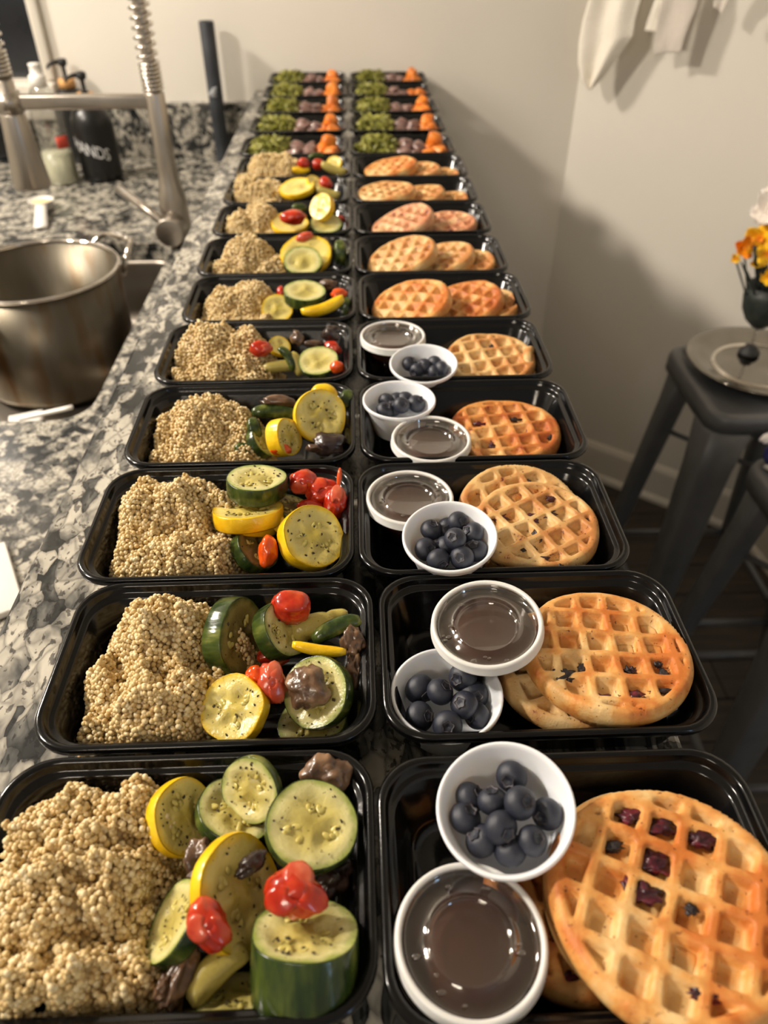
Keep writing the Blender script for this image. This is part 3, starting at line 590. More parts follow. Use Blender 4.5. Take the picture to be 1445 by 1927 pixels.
VG = {0: [
 ('Y', 350, 1535, .034, 140, .80, 10, 30, 'yellow squash slice touching the quinoa at the upper left, front row'),
 ('Z', 468, 1488, .046, 125, .80, 205, 22, 'upper of two overlapping pale zucchini slices, front row'),
 ('Z', 446, 1522, .036, 150, .72, 70, 26, 'lower of two overlapping pale zucchini slices, front row'),
 ('M', 614, 1460, .044, 96, 84, 20, 0, 'brown mushroom cap in the far right corner of front row container'),
 ('Z', 589, 1550, .046, 174, .93, 75, 28, 'large round seeded zucchini slice with herb flecks, front row, far right'),
 ('M', 382, 1614, .042, 66, 74, 40, 1, 'small brown mushroom chunk between quinoa and squash, front row'),
 ('D', 622, 1652, .030, 84, 70, 30, 0, 'dark mushroom tucked under the large round zucchini slice, front row'),
 ('P', 486, 1566, .028, 44, 30, 20, 0, 'sliver of red tomato below the zucchini pair, front row'),
 ('Y', 455, 1680, .036, 205, .72, 5, 30, 'big yellow squash slice in the centre of front row vegetables'),
 ('D', 472, 1625, .050, 74, 34, 38, 0, 'dark purple mushroom strip lying on the big squash slice, front row'),
 ('T', 556, 1680, .062, 118, 100, -20, 3, 'crumpled red cherry tomato sitting on the thick zucchini chunk, front row'),
 ('T', 392, 1738, .058, 72, 104, 35, 2, 'split peeling red tomato beside the quinoa, front row'),
 ('Z', 574, 1748, .044, 208, .52, 92, 122, 'very thick dark green zucchini chunk in the near corner, front row'),
 ('Z', 322, 1730, .034, 150, .42, 160, 36, 'dark green zucchini piece half under the quinoa, front row'),
 ('M', 338, 1836, .036, 52, 124, -18, 1, 'long brown mushroom stem near the rim, front row'),
 ('F', 408, 1828, .026, 130, 56, 42, 12, 'wrinkled olive zucchini strip near the rim, front row'),
 ('Z', 440, 1872, .018, 150, .5, 100, 22, 'pale zucchini slice lying lowest by the rim, front row'),
 ],
 1: [
 ('ZB', 458, 1198, .034, 150, .55, 0, 40, 'curved browned zucchini slice against the quinoa, second row'),
 ('Z', 540, 1182, .040, 112, .66, 25, 36, 'zucchini slice holding loose seeds under the round tomato, second row'),
 ('T', 547, 1142, .056, 78, 68, -10, 0, 'round glossy red cherry tomato on top, second row'),
 ('F', 590, 1180, .034, 90, 50, 10, 4, 'pale zucchini flesh strip in the middle, second row'),
 ('W', 632, 1182, .040, 98, 34, 24, 6, 'green zucchini strip at the far right, second row'),
 ('F', 632, 1158, .038, 46, 22, 10, 2, 'small pale seedy zucchini bit behind the green strip, second row'),
 ('M', 664, 1208, .042, 46, 66, 5, 0, 'upper brown mushroom by the right wall, second row'),
 ('M', 668, 1262, .032, 36, 76, 5, 0, 'lower brown mushroom by the right wall, second row'),
 ('V', 600, 1222, .040, 102, 22, -8, -4, 'thin yellow squash strip behind the hollow zucchini, second row'),
 ('T', 514, 1234, .030, 66, 44, 5, 0, 'dark red tomato behind the split one, second row'),
 ('P', 512, 1284, .046, 56, 76, 15, 2, 'split red tomato with folded skin, second row'),
 ('O', 480, 1272, .044, 36, 40, 20, 0, 'small orange tomato half beside the split red one, second row'),
 ('Y', 436, 1332, .036, 128, .90, 160, 34, 'thick yellow squash slice at the near rim, second row'),
 ('Z', 590, 1302, .036, 136, .88, 165, 34, 'round zucchini slice with a mushroom on it, second row'),
 ('M', 578, 1294, .050, 76, 84, 10, 0, 'wrinkled mushroom cap resting on the round zucchini slice, second row'),
 ('Z', 588, 1352, .014, 140, .75, 120, 20, 'zucchini slice lying underneath at the near right, second row'),
 ],
 2: [
 ('Z', 482, 898, .056, 112, .45, 92, 34, 'thick green zucchini slice on top of the pile, third row'),
 ('Y', 466, 955, .040, 130, .30, 96, 30, 'yellow squash slice under the thick zucchini, third row'),
 ('Y', 470, 975, .030, 110, .30, 80, 18, 'lower yellow squash slice, mostly hidden, third row'),
 ('T', 571, 906, .048, 58, 48, 0, 1, 'plump red tomato at the back, third row'),
 ('T', 606, 925, .042, 62, 50, 30, 3, 'shrivelled red tomato with curled skin, third row'),
 ('O', 638, 900, .050, 10, 40, -4, 0, 'thin upright orange tomato skin shard, third row'),
 ('T', 632, 948, .040, 46, 66, -10, 1, 'long red tomato by the right wall, third row'),
 ('T', 586, 955, .034, 56, 34, 0, 0, 'red tomato behind the big squash slice, third row'),
 ('ZB', 552, 952, .030, 84, .45, 70, 16, 'brownish cooked zucchini slice in the middle, third row'),
 ('V', 522, 985, .032, 44, 30, -40, 4, 'yellow squash rind piece left of the big slice, third row'),
 ('ZB', 486, 1030, .024, 92, .62, 40, 26, 'dark olive zucchini slice next to the quinoa, third row'),
 ('O', 503, 1036, .038, 38, 62, -6, 0, 'glossy orange tomato piece near the rim, third row'),
 ('Y', 592, 1008, .040, 122, .90, 35, 40, 'large seeded yellow squash slice at the near rim, third row'),
 ],
 3: [
 ('V', 610, 742, .046, 50, 36, -10, 6, 'yellow squash piece peeking over the big round one, fourth row'),
 ('W', 650, 757, .034, 26, 48, -15, 2, 'green zucchini piece in the far right corner, fourth row'),
 ('Y', 604, 782, .046, 102, .95, 20, 18, 'big round yellow squash slice standing upright, fourth row'),
 ('W', 516, 775, .038, 84, 26, -2, 4, 'green zucchini strip below the mushroom, fourth row'),
 ('M', 530, 756, .048, 62, 24, -8, 1, 'brown mushroom piece at the back, fourth row'),
 ('W', 478, 806, .036, 26, 40, 10, 5, 'small curled zucchini piece beside the quinoa, fourth row'),
 ('Z', 496, 828, .026, 66, .45, 30, 16, 'dark zucchini slice left of the thick squash, fourth row'),
 ('Y', 545, 822, .038, 72, .62, 10, 30, 'thick yellow squash slice in the middle, fourth row'),
 ('O', 529, 846, .034, 42, 22, 0, 0, 'orange tomato piece at the near rim, fourth row'),
 ('W', 460, 843, .026, 38, 20, 0, 2, 'dark zucchini wedge at the foot of the quinoa, fourth row'),
 ('D', 620, 836, .042, 68, 44, -5, 1, 'dark mushroom cap in front of the round squash, fourth row'),
 ],
 4: [
 ('T', 490, 656, .046, 42, 34, 0, 1, 'red cherry tomato leaning on the quinoa, fifth row'),
 ('Y', 527, 650, .036, 42, .8, 60, 10, 'yellow squash slice behind the tomato, fifth row'),
 ('M', 559, 636, .044, 26, 28, 30, 0, 'mushroom piece at the back, fifth row'),
 ('M', 590, 647, .038, 44, 16, -5, 0, 'flat mushroom strip above the round zucchini, fifth row'),
 ('D', 622, 628, .046, 38, 34, 15, 0, 'dark shrivelled mushroom in the far right corner, fifth row'),
 ('T', 626, 655, .036, 34, 26, -30, 1, 'red tomato skin by the right wall, fifth row'),
 ('W', 542, 674, .034, 50, 18, -60, 6, 'curved green zucchini piece in the middle, fifth row'),
 ('F', 558, 684, .028, 46, 24, -65, 3, 'pale green zucchini chunk near the rim, fifth row'),
 ('Z', 598, 678, .034, 76, .70, 100, 10, 'round zucchini slice at the near right, fifth row'),
 ('F', 525, 690, .026, 60, 22, 5, 2, 'olive zucchini piece covered with loose quinoa, fifth row'),
 ('O', 634, 690, .036, 28, 24, 10, 0, 'orange tomato piece in the near right corner, fifth row'),
 ],
 5: [
 ('M', 620, 536, .040, 36, 20, -5, 0, 'mushroom piece behind the zucchini, sixth row'),
 ('T', 528, 552, .040, 16, 28, 0, 0, 'red tomato edge beside the quinoa, sixth row'),
 ('Z', 574, 546, .046, 80, .48, 88, 20, 'thick zucchini slice on top, sixth row'),
 ('Y', 521, 580, .032, 58, .9, 90, 10, 'yellow squash slice at the near rim, sixth row'),
 ('V', 608, 578, .036, 84, 22, 18, -8, 'curved yellow squash strip at the near right, sixth row'),
 ('O', 638, 553, .044, 32, 20, 10, 2, 'orange tomato piece on the squash strip, sixth row'),
 ('W', 652, 578, .030, 18, 36, 0, 1, 'dark zucchini piece in the near right corner, sixth row'),
 ],
 6: [
 ('P', 573, 446, .056, 34, 18, 15, 0, 'red tomato piece on top, seventh row'),
 ('Y', 576, 476, .042, 96, .70, 95, 12, 'olive yellow squash slice behind the round zucchini, seventh row'),
 ('M', 612, 464, .040, 26, 32, 30, 0, 'mushroom sliver beside the squash, seventh row'),
 ('W', 640, 476, .036, 24, 46, 0, 2, 'dark green zucchini chunk by the right wall, seventh row'),
 ('Z', 569, 490, .044, 74, .72, 90, 8, 'round zucchini slice in front, seventh row'),
 ],
 7: [
 ('W', 563, 391, .046, 28, 14, 0, 2, 'dark zucchini bit behind the tomato, eighth row'),
 ('Y', 545, 418, .036, 70, .50, 90, 12, 'yellow squash slice under the tomato, eighth row'),
 ('T', 551, 409, .052, 50, 28, 0, 0, 'oval red tomato lying on squash, eighth row'),
 ('Y', 602, 388, .058, 50, .72, 150, 14, 'round yellow squash slice on top of the pile, eighth row'),
 ('Z', 613, 419, .038, 60, .60, 90, 14, 'olive zucchini slice at the near right, eighth row'),
 ('T', 642, 412, .036, 16, 14, 0, 0, 'bit of red tomato by the right wall, eighth row'),
 ],
 8: [
 ('V', 514, 364, .034, 28, 14, 20, 2, 'small yellow squash piece beside the quinoa, ninth row'),
 ('W', 545, 368, .030, 44, 10, 5, 1, 'dark zucchini strip at the near rim, ninth row'),
 ('Y', 558, 350, .046, 66, .42, 100, 10, 'broad yellow squash slice across the middle, ninth row'),
 ('Y', 592, 341, .050, 30, .6, 60, 8, 'small yellow squash slice next to the tomato, ninth row'),
 ('T', 613, 345, .048, 28, 22, -30, 0, 'red tomato piece at the back right, ninth row'),
 ('F', 617, 364, .036, 46, 18, -15, -3, 'olive zucchini piece at the near right, ninth row'),
 ],
 9: [
 ('W', 595, 293, .048, 30, 10, 10, 2, 'dark zucchini sliver at the back, tenth row'),
 ('V', 566, 320, .036, 34, 12, 0, -2, 'yellow squash piece below the left tomato, tenth row'),
 ('T', 571, 307, .048, 24, 20, 0, 0, 'left one of two red tomatoes, tenth row'),
 ('T', 599, 309, .046, 26, 20, 0, 0, 'right one of two red tomatoes, tenth row'),
 ('Y', 628, 307, .044, 30, .8, 120, 6, 'round yellow squash slice by the right wall, tenth row'),
 ('F', 628, 318, .038, 50, 16, -18, -3, 'pale zucchini piece in front of the right squash, tenth row'),
 ]}
sd = 1
for r, items in VG.items():
    for it in items:
        veg(*it, r, sd); sd += 1
# ------------------------------------------------------------------ waffles
def waffle_mesh(R, t, seed, step, ang, mat, pd=0.0067):
    pitch = 0.0172; ca, sa = math.cos(ang), math.sin(ang); ox, oy = 0.3*pitch*math.sin(seed*2.1), 0.3*pitch*math.cos(seed*1.3)
    n = int(R/step)+2; V = []; idx = {}; hg = []
    def rad(th): return R*(1+0.02*nz((math.cos(th), math.sin(th), 0), 1.1, seed)*2)
    def sm(a, b, x): x = min(1, max(0, (x-a)/(b-a))); return x*x*(3-2*x)
    def prof(x, y, top):
        r = math.hypot(x, y); th = math.atan2(y, x); RR = rad(th)
        u, v = x+ox+0.0006*nz((x, y, 0), 90, seed), y+oy+0.0006*nz((x, y, 3), 90, seed)
        du = abs(((u/pitch) % 1)-0.5)*pitch; dv = abs(((v/pitch) % 1)-0.5)*pitch
        p = (1-sm(0.0047, 0.0067, du))*(1-sm(0.0047, 0.0067, dv))*(1-sm(RR-0.0090, RR-0.0058, r))
        edge = max(0, (r-(RR-0.005))/0.005); rd = 1-math.sqrt(max(0, 1-min(1, edge)**2))
        z = t/2-p*pd-rd*t*0.30+0.0007*nz((x, y, 1), 110, seed)+0.0012*nz((x, y, 2), 26, seed)*2
        return (z if top else -z), 1-p
    for top in (1, 0):
        for i in range(-n, n+1):
            for j in range(-n, n+1):
                x, y = i*step, j*step; r = math.hypot(x, y); RR = rad(math.atan2(y, x))
                if r > RR+step*1.45: continue
                if r > RR-step*0.35: x, y = x*RR/r, y*RR/r
                z, h = prof(x, y, top); idx[i, j, top] = len(V)
                V.append((x*ca-y*sa, x*sa+y*ca, z)); hg.append(h if r < RR-0.002 else 0.6)
    F = []; cnt = {}
    for top in (1, 0):
        for i in range(-n, n):
            for j in range(-n, n):
                q = [(i, j), (i+1, j), (i+1, j+1), (i, j+1)]
                if all((a, b, top) in idx for a, b in q) and any(math.hypot(a*step, b*step) < R*0.975-step*0.0 for a, b in q):
                    f = [idx[a, b, top] for a, b in q]; F.append(tuple(f) if top else tuple(f[::-1]))
                    if top:
                        for k in range(4):
                            e = (q[k], q[(k+1) % 4]); cnt[e] = 1
    done = set()
    for (a, b) in list(cnt):
        if (b, a) not in cnt:
            for q in (a, b):
                if q in done: continue
                done.add(q); x0, y0 = q[0]*step, q[1]*step; rr = rad(math.atan2(y0, x0))/math.hypot(x0, y0); x0 *= rr; y0 *= rr
                for tp, sg in ((1, 1), (0, -1)): V[idx[q[0], q[1], tp]] = (x0*ca-y0*sa, x0*sa+y0*ca, sg*t*0.14)
            F.append((idx[a[0], a[1], 1], idx[a[0], a[1], 0], idx[b[0], b[1], 0], idx[b[0], b[1], 1]))
    me = bpy.data.meshes.new('waffle'); me.from_pydata(V, [], F); me.polygons.foreach_set('use_smooth', [True]*len(F))
    at = me.attributes.new('hgt', 'FLOAT', 'POINT'); at.data.foreach_set('value', hg); me.materials.append(mat); me.update(); return me
def waffle(px, py, z, R, n, spin, mi, label, row, seed, t=0.0152, spots=(), yc=None):
    p = onz(px, py, ZB+z); cyb = CX[row, 1][1]; lim = max((0.018 if row == 0 else 0.0105) if (row < 2 and R > 0.05) else 0.0005, 0.0447+0.0138*(z-0.0076)/0.04+0.001-R*abs(Vector(n).normalized().z)); p.y = min(max(p.y, cyb-lim), cyb+lim+0.004)
    if yc is not None: p.y = cyb+yc
    m = frame_n(n, p, 0)
    step = 0.00105 if row < 3 else (0.0013 if row < 5 else 0.0019)
    me = waffle_mesh(R, t, seed, step, math.radians(spin), m_waf[mi])
    o = obj('waffle', me, None); o.matrix_world = m; tag(o, label, 'waffle')
    inv = m.inverted()
    for (sx, sy, w_, h_, dark) in spots:     # pixel places of baked-in berries, dropped on this waffle's own surface
        q = onplane(sx, sy, p+Vector(m.col[2][:3])*(t/2-0.0028), Vector(m.col[2][:3])); q = inv @ q; s = depth(m @ q)/FPX
        B = blob(w_*s/2*1.1, h_*s/2*1.1, 0.0018, 0.55, 2.0, int(sx) % 17, 3, ridge=0.4)
        obj('baked_berry', ([(v[0]+q.x, v[1]+q.y, v[2]+q.z) for v in B[0]], B[1]), m_char if dark else m_jam, o)
    return o
RW = 0.0525
def flat(tx, ty): return (tx, ty, 1)
waffle(1106, 1806, .012, RW*0.86, flat(0.02, 0.0), 10, 2, 'lowest browned waffle peeking out at the lower left, front row', 0, 1, spots=[(1058, 1765, 40, 26, 0), (1070, 1840, 26, 20, 0)])
waffle(1234, 1690, .031, RW, flat(-0.02, 0.02), -10, 1, 'middle waffle of the stack, front row', 0, 2)
waffle(1262, 1700, .047, RW*1.01, flat(-0.04, 0.03), -27, 0, 'top golden waffle with purple berry spots, front row', 0, 3,
       spots=[(1232, 1622, 56, 44, 0), (1216, 1682, 50, 34, 0), (1182, 1668, 18, 26, 0), (1152, 1594, 38, 22, 1), (1246, 1556, 50, 30, 0), (1325, 1578, 60, 34, 0), (1302, 1712, 22, 16, 1), (1330, 1870, 56, 26, 0), (1215, 1557, 20, 16, 0), (1190, 1535, 46, 26, 0)])
waffle(1082, 1300, .022, RW*0.88, flat(0.02, -0.02), 15, 1, 'pale lower waffle sticking out to the left, second row', 1, 4)
waffle(1150, 1268, .036, RW*0.95, flat(-0.02, 0.04), -6, 0, 'golden top waffle with scorched berry spots, second row', 1, 5,
       spots=[(1060, 1270, 46, 26, 1), (1099, 1260, 22, 18, 1), (1252, 1274, 18, 26, 1), (1188, 1262, 18, 14, 0), (1238, 1252, 14, 10, 1), (1130, 1315, 36, 18, 0), (1190, 1312, 34, 26, 0), (1212, 1326, 18, 24, 1), (1180, 1262, 12, 12, 1), (1265, 1220, 12, 10, 1), (1245, 1302, 40, 10, 1)])
waffle(972, 957, .022, 0.0490, (0.02, -0.34, 1), 20, 1, 'rear waffle leaning behind the speckled one, third row', 2, 6, spots=[(992, 908, 16, 14, 1)], yc=0.0105)
waffle(1012, 1003, .029, 0.0460, (-0.02, -0.06, 1), 28, 1, 'front pale waffle speckled with burnt berries, third row', 2, 7,
       spots=[(938, 972, 26, 20, 0), (1000, 978, 22, 24, 0), (1032, 965, 22, 22, 0), (1013, 1008, 20, 24, 1), (996, 1032, 24, 12, 1), (1016, 1056, 34, 22, 0), (1040, 938, 24, 12, 0), (1100, 980, 12, 14, 1), (1052, 1068, 18, 14, 1)], yc=-0.0075)
waffle(953, 826, .022, RW*0.93, (0.0, -0.02, 1), 6, 2, 'deep golden browned waffle, fourth row', 3, 8, spots=[(993, 797, 20, 12, 1), (1035, 823, 10, 8, 1), (968, 790, 18, 8, 1), (925, 838, 10, 14, 0), (978, 842, 10, 10, 1), (900, 798, 18, 8, 0)])
waffle(1003, 688, .020, 0.020, (0.95, -0.3, 0.5), 6, 1, 'broken waffle corner standing by the right wall, fifth row', 4, 9, t=0.008)
waffle(922, 684, .024, RW*0.88, (-0.02, -0.10, 1), 12, 1, 'pale pink-flecked waffle, fifth row', 4, 10, spots=[(925, 652, 10, 6, 1), (846, 660, 16, 10, 0)])
def fan(row, items, names, mi, spin):
    for k, (px, py, z, n) in enumerate(items):
        waffle(px, py, z, RW*0.88, n, spin+k*20, mi[k], names[k], row, 11+row*3+k)
fan(5, [(905, 584, .014, (-0.24, 0.0, 1)), (874, 577, .022, (-0.30, -0.08, 1)), (775, 576, .030, (-0.28, -0.14, 1))],
    ['rightmost low waffle of three fanned out, sixth row', 'middle waffle of three fanned out, sixth row', 'leftmost golden waffle of three fanned out, sixth row'], [1, 2, 0], 20)
fan(6, [(866, 501, .014, (-0.26, 0.0, 1)), (828, 493, .022, (-0.30, -0.04, 1)), (757, 488, .032, (-0.34, -0.10, 1))],
    ['rightmost low waffle of three fanned out, seventh row', 'middle waffle of three fanned out, seventh row', 'leftmost pale waffle of three fanned out, seventh row'], [1, 1, 1], 30)
fan(7, [(836, 427, .020, (-0.16, -0.04, 1)), (758, 422, .030, (-0.34, -0.06, 1))],
    ['right waffle of two berry-stained ones, eighth row', 'left waffle of two berry-stained ones, eighth row'], [3, 3], 15)
fan(8, [(826, 372, .012, (-0.16, 0.0, 1)), (782, 369, .021, (-0.22, 0.0, 1)), (726, 366, .031, (-0.08, 0.0, 1))],
    ['rightmost low waffle of three, ninth row', 'middle waffle of three, ninth row', 'leftmost pale waffle lying on top, ninth row'], [1, 1, 1], 10)
fan(9, [(812, 325, .012, (-0.16, 0.0, 1)), (778, 322, .021, (-0.20, 0.0, 1)), (736, 319, .030, (-0.18, -0.02, 1))],
    ['rightmost low waffle of three, tenth row', 'middle waffle of three, tenth row', 'leftmost browned waffle lying on top, tenth row'], [1, 1, 0], 25)
# ------------------------------------------------------------------ sauce cups
CR = 0.0325; CH = 0.032
def cup_prof():
    return [(0, -CH+0.0005), (0.0215, -CH), (0.0225, -CH+0.001), (0.0292, -0.006), (0.0302, -0.0045), (0.0318, -0.0040), (CR, -0.0028), (CR, -0.0008), (0.0318, 0.0), (0.0306, -0.0006), (0.0298, -0.0025), (0.0288, -0.0042), (0.0218, -CH+0.0018), (0.020, -CH+0.0012), (0, -CH+0.0012)]
cup_me = lid_me = None
def cup(px, py, z, n, full, label, row):
    p = onz(px, py, ZB+z); root = empty('berry_cup' if full else 'syrup_cup', frame_n(n, p)); tag(root, label, 'cup', 'small white plastic cups in the waffle containers' if full else 'lidded syrup cups in the waffle containers')
    obj('cup_body', lathe(cup_prof(), 64), m_white if full else m_clear, root)
    if not full:
        obj('syrup', lathe([(0, -CH+0.0016), (0.0212, -CH+0.0016), (0.0282, -0.0075), (0.0280, -0.0066), (0, -0.0066)], 48), m_syrupside if False else m_syrup, root)
        obj('lid_rim', lathe([(0.0300, 0.0002), (0.0304, 0.0016), (0.0314, 0.0022), (0.0326, 0.0020), (0.0332, 0.0008), (0.0333, -0.0034), (0.0338, -0.0040), (0.0338, -0.0046), (0.0327, -0.0044), (0.0327, -0.0002), (0.0306, 0.0), (0.0300, 0.0002)], 64), m_lidrim, root)
        obj('lid_panel', lathe([(0.0302, 0.0012), (0.0294, -0.0016), (0.0285, -0.0024), (0.0194, -0.0024), (0.0189, -0.0012), (0.0181, -0.0012), (0.0176, -0.0026), (0.0170, -0.0029), (0, -0.0029)], 64), m_clear, root)
        rd = random.Random(int(px)); bl = []
        for q in range(9):
            a = rd.uniform(0, 6.28); rr = rd.uniform(0.0195, 0.0270); s_ = rd.uniform(0.0006, 0.0014)
            bl.append(xf(blob(s_*1.6, s_, 0.0004, 0.2, 1.5, q, 2), T(rr*math.cos(a), rr*math.sin(a), -0.0015)))
        dr = obj('syrup_droplets', join(*bl), m_clear, root); dr['kind'] = 'stuff'
    return root
def berry_mesh():
    n, m = 28, 18; V, F = [], []
    for k in range(m+1):
        ph = math.pi*k/m
        for i in range(n):
            th = 2*math.pi*i/n; r = math.sin(ph); z = math.cos(ph)*0.90
            if ph < 0.42:
                q = ph/0.42; z -= 0.20*(1-q)**1.0; r *= 1.0
            V.append((r*math.cos(th), r*math.sin(th), z))
        if k:
            for i in range(n):
                j = (i+1) % n; F.append(((k-1)*n+i, k*n+i, k*n+j, (k-1)*n+j))
    return V, F
def calyx_mesh():
    V, F = [], []
    n = 20
    for lv, (rr, zz) in enumerate([(0.27, 0.70), (0.33, 0.84), (0.40, 0.93), (0.36, 0.86), (0.29, 0.74)]):
        for i in range(n):
            th = 2*math.pi*i/n; w_ = 0.07*math.cos(5*th) if lv in (1, 2, 3) else 0
            V.append(((rr+w_*0.9)*math.cos(th), (rr+w_*0.9)*math.sin(th), zz+w_*0.4))
    for k in range(4):
        for i in range(n):
            j = (i+1) % n; F.append((k*n+i, k*n+j, (k+1)*n+j, (k+1)*n+i))
    return V, F
_b = obj('blueberry', berry_mesh(), m_berry); _c = obj('calyx', calyx_mesh(), m_calyx); bme, cme = _b.data, _c.data
bpy.data.objects.remove(_b); bpy.data.objects.remove(_c)
def berries(cupo, pts, z, dpx, label, group, seed):
    rd = random.Random(seed); done = []; nrm = Vector(cupo.matrix_world.col[2][:3]); org = Vector(cupo.matrix_world.col[3][:3])
    for k, (px, py, lift) in enumerate(pts):
        p = onplane(px, py, org-nrm*(0.0125-lift), nrm); R = dpx*depth(p)/FPX/2*rd.uniform(0.93, 1.05)
        # keep inside the cup wall
        loc = cupo.matrix_world.inverted() @ p; lim = 0.0290-R*0.98-(-loc.z-0.004)*0.25
        rr = math.hypot(loc.x, loc.y)
        if rr > lim: loc.x *= lim/rr; loc.y *= lim/rr
        p = cupo.matrix_world @ loc
        V = (CAM-p).normalized()
        ax = (V+Vector((rd.uniform(-1, 1), rd.uniform(-1, 1), rd.uniform(-0.6, 0.6)))*0.95).normalized()
        o = obj('blueberry', bme, None); o.matrix_world = frame_n(ax, p, rd.uniform(0, 360)) @ Matrix.Diagonal((R, R, R*0.94, 1))
        c = obj('calyx', cme, None, o)
        tag(o, label, 'blueberry', group)
c0 = cup(950, 1517, .061, (-0.16, -0.12, 1), True, 'white cup of blueberries tilted against the waffles, front row', 0)
cup(886, 1768, .041, (0, 0.0, 1), False, 'lidded syrup cup at the near left corner, front row', 0)
c1_ = cup(841, 1302, .036, (0, -0.02, 1), True, 'white cup of blueberries in front of the syrup, second row', 1)
cup(916, 1174, .056, (-0.10, -0.06, 1), False, 'lidded syrup cup propped between blueberries and waffle, second row', 1)
cup(771, 937, .037, (0, 0, 1), False, 'lidded syrup cup behind the blueberries, third row', 2)
c2_ = cup(846, 1006, .054, (-0.06, -0.12, 1), True, 'white cup of blueberries in front of the syrup, third row', 2)
c3_ = cup(751, 750, .046, (0, 0, 1), True, 'white cup of blueberries behind the syrup, fourth row', 3)
cup(811, 827, .040, (0, -0.02, 1), False, 'lidded syrup cup in front of the blueberries, fourth row', 3)
cup(739, 633, .043, (0, 0, 1), False, 'lidded syrup cup at the left end, fifth row', 4)
c4_ = cup(797, 682, .047, (-0.02, -0.10, 1), True, 'white cup of blueberries beside the waffle, fifth row', 4)
def cv(L, x0, y0, s): return [(x0+a/s, y0+b/s, c) for a, b, c in L]
lo = 0.0
berries(c0, cv([(355, 215, lo), (340, 290, .002), (400, 372, lo), (505, 408, lo), (440, 228, .004), (640, 275, .001), (510, 133, .001), (585, 372, .004), (470, 325, .007), (540, 235, .010)], 700, 1390, 1.94), 0, 62, 'dark blueberry in the tilted white cup, front row', 'blueberries in the front row cup', 1)
berries(c1_, cv([(172, 472, .001), (410, 505, lo), (362, 435, .006), (190, 592, .002), (430, 592, lo), (302, 628, .003), (368, 545, .006), (272, 492, .008)], 700, 1070, 2.125), 0, 55, 'dark blueberry in the white cup, second row', 'blueberries in the second row cup', 2)
berries(c2_, cv([(485, 772, -.002), (470, 880, -.002), (635, 900, -.002), (405, 795, .002), (630, 805, .002), (545, 745, .004), (378, 893, .001), (440, 948, .001), (560, 935, .002), (525, 840, .009)], 660, 700, 2.676), 0, 44, 'dark blueberry in the white cup, third row', 'blueberries in the third row cup', 3)
berries(c3_, cv([(165, 140, 0), (235, 128, -.001), (293, 112, 0), (345, 155, .001), (172, 192, .001), (255, 168, .005), (215, 185, -.002)], 660, 700, 2.676), 0, 34, 'dark blueberry in the white cup, fourth row', 'blueberries in the fourth row cup', 4)
berries(c4_, cv([(865, 520, .001), (925, 534, 0), (965, 524, .001), (898, 550, -.002), (990, 543, .001), (960, 556, -.002)], 330, 420, 1.979), 0, 30, 'dark blueberry in the white cup, fifth row', 'blueberries in the fifth row cup', 5)
# ------------------------------------------------------------------ rows by the wall: greens, meat, sweet potato
def greens_mesh(seed):
    rd = random.Random(seed); parts = []
    for k in range(330):
        x, y = rd.uniform(-0.034, 0.034), rd.uniform(-0.046, 0.046); h = 0.050*(1-(x/0.045)**4)*(1-(y/0.062)**4)
        z = h*rd.uniform(0.75, 1.05); L = rd.uniform(0.006, 0.014); W = rd.uniform(0.0014, 0.0036); cu = rd.uniform(0.3, 1.6)
        V = []
        for i in range(5):
            u = i/4-0.5; ww = W*(1-1.2*abs(u)); a = u*cu*2
            for s_, dz in ((-1, 0), (1, 0), (0, 0.0012)):
                V.append((L*math.sin(a)/cu, s_*ww, L*(1-math.cos(a))/cu*-1+dz))
        F = []
        for i in range(4):
            for q in range(3):
                F.append((i*3+q, i*3+(q+1) % 3, i*3+3+(q+1) % 3, i*3+3+q))
        m = T(x, y, max(z, 0.005)) @ Matrix.Rotation(rd.uniform(0, 6.28), 4, 'Z') @ Matrix.Rotation(rd.uniform(-1.1, 1.1), 4, 'X') @ Matrix.Rotation(rd.uniform(-0.8, 0.8), 4, 'Y')
        parts.append(xf((V, F), m))
    parts.append(xf(blob(0.034, 0.043, 0.034, 0.1, 1.5, seed, 3), T(0, 0, 0.012)))
    parts[-1] = ([(a[0], a[1], max(a[2], 0.0035)) for a in parts[-1][0]], parts[-1][1])
    return join(*parts)
gm = []
for s_ in range(3):
    o = obj('greens', greens_mesh(s_), m_green, smooth=False); gm.append(o.data); bpy.data.objects.remove(o)
meat_me = [obj('x', blob(0.017, 0.014, 0.011, 0.18, 1.3, s_+3, 3, ridge=0.2), m_meat) for s_ in range(4)]
yam_me = [obj('x', blob(0.016, 0.014, 0.013, 0.10, 1.2, s_+13, 3, sq=0.6), m_yam) for s_ in range(4)]
mm = [o.data for o in meat_me]; ym = [o.data for o in yam_me]
for o in meat_me+yam_me: bpy.data.objects.remove(o)
rd = random.Random(5)
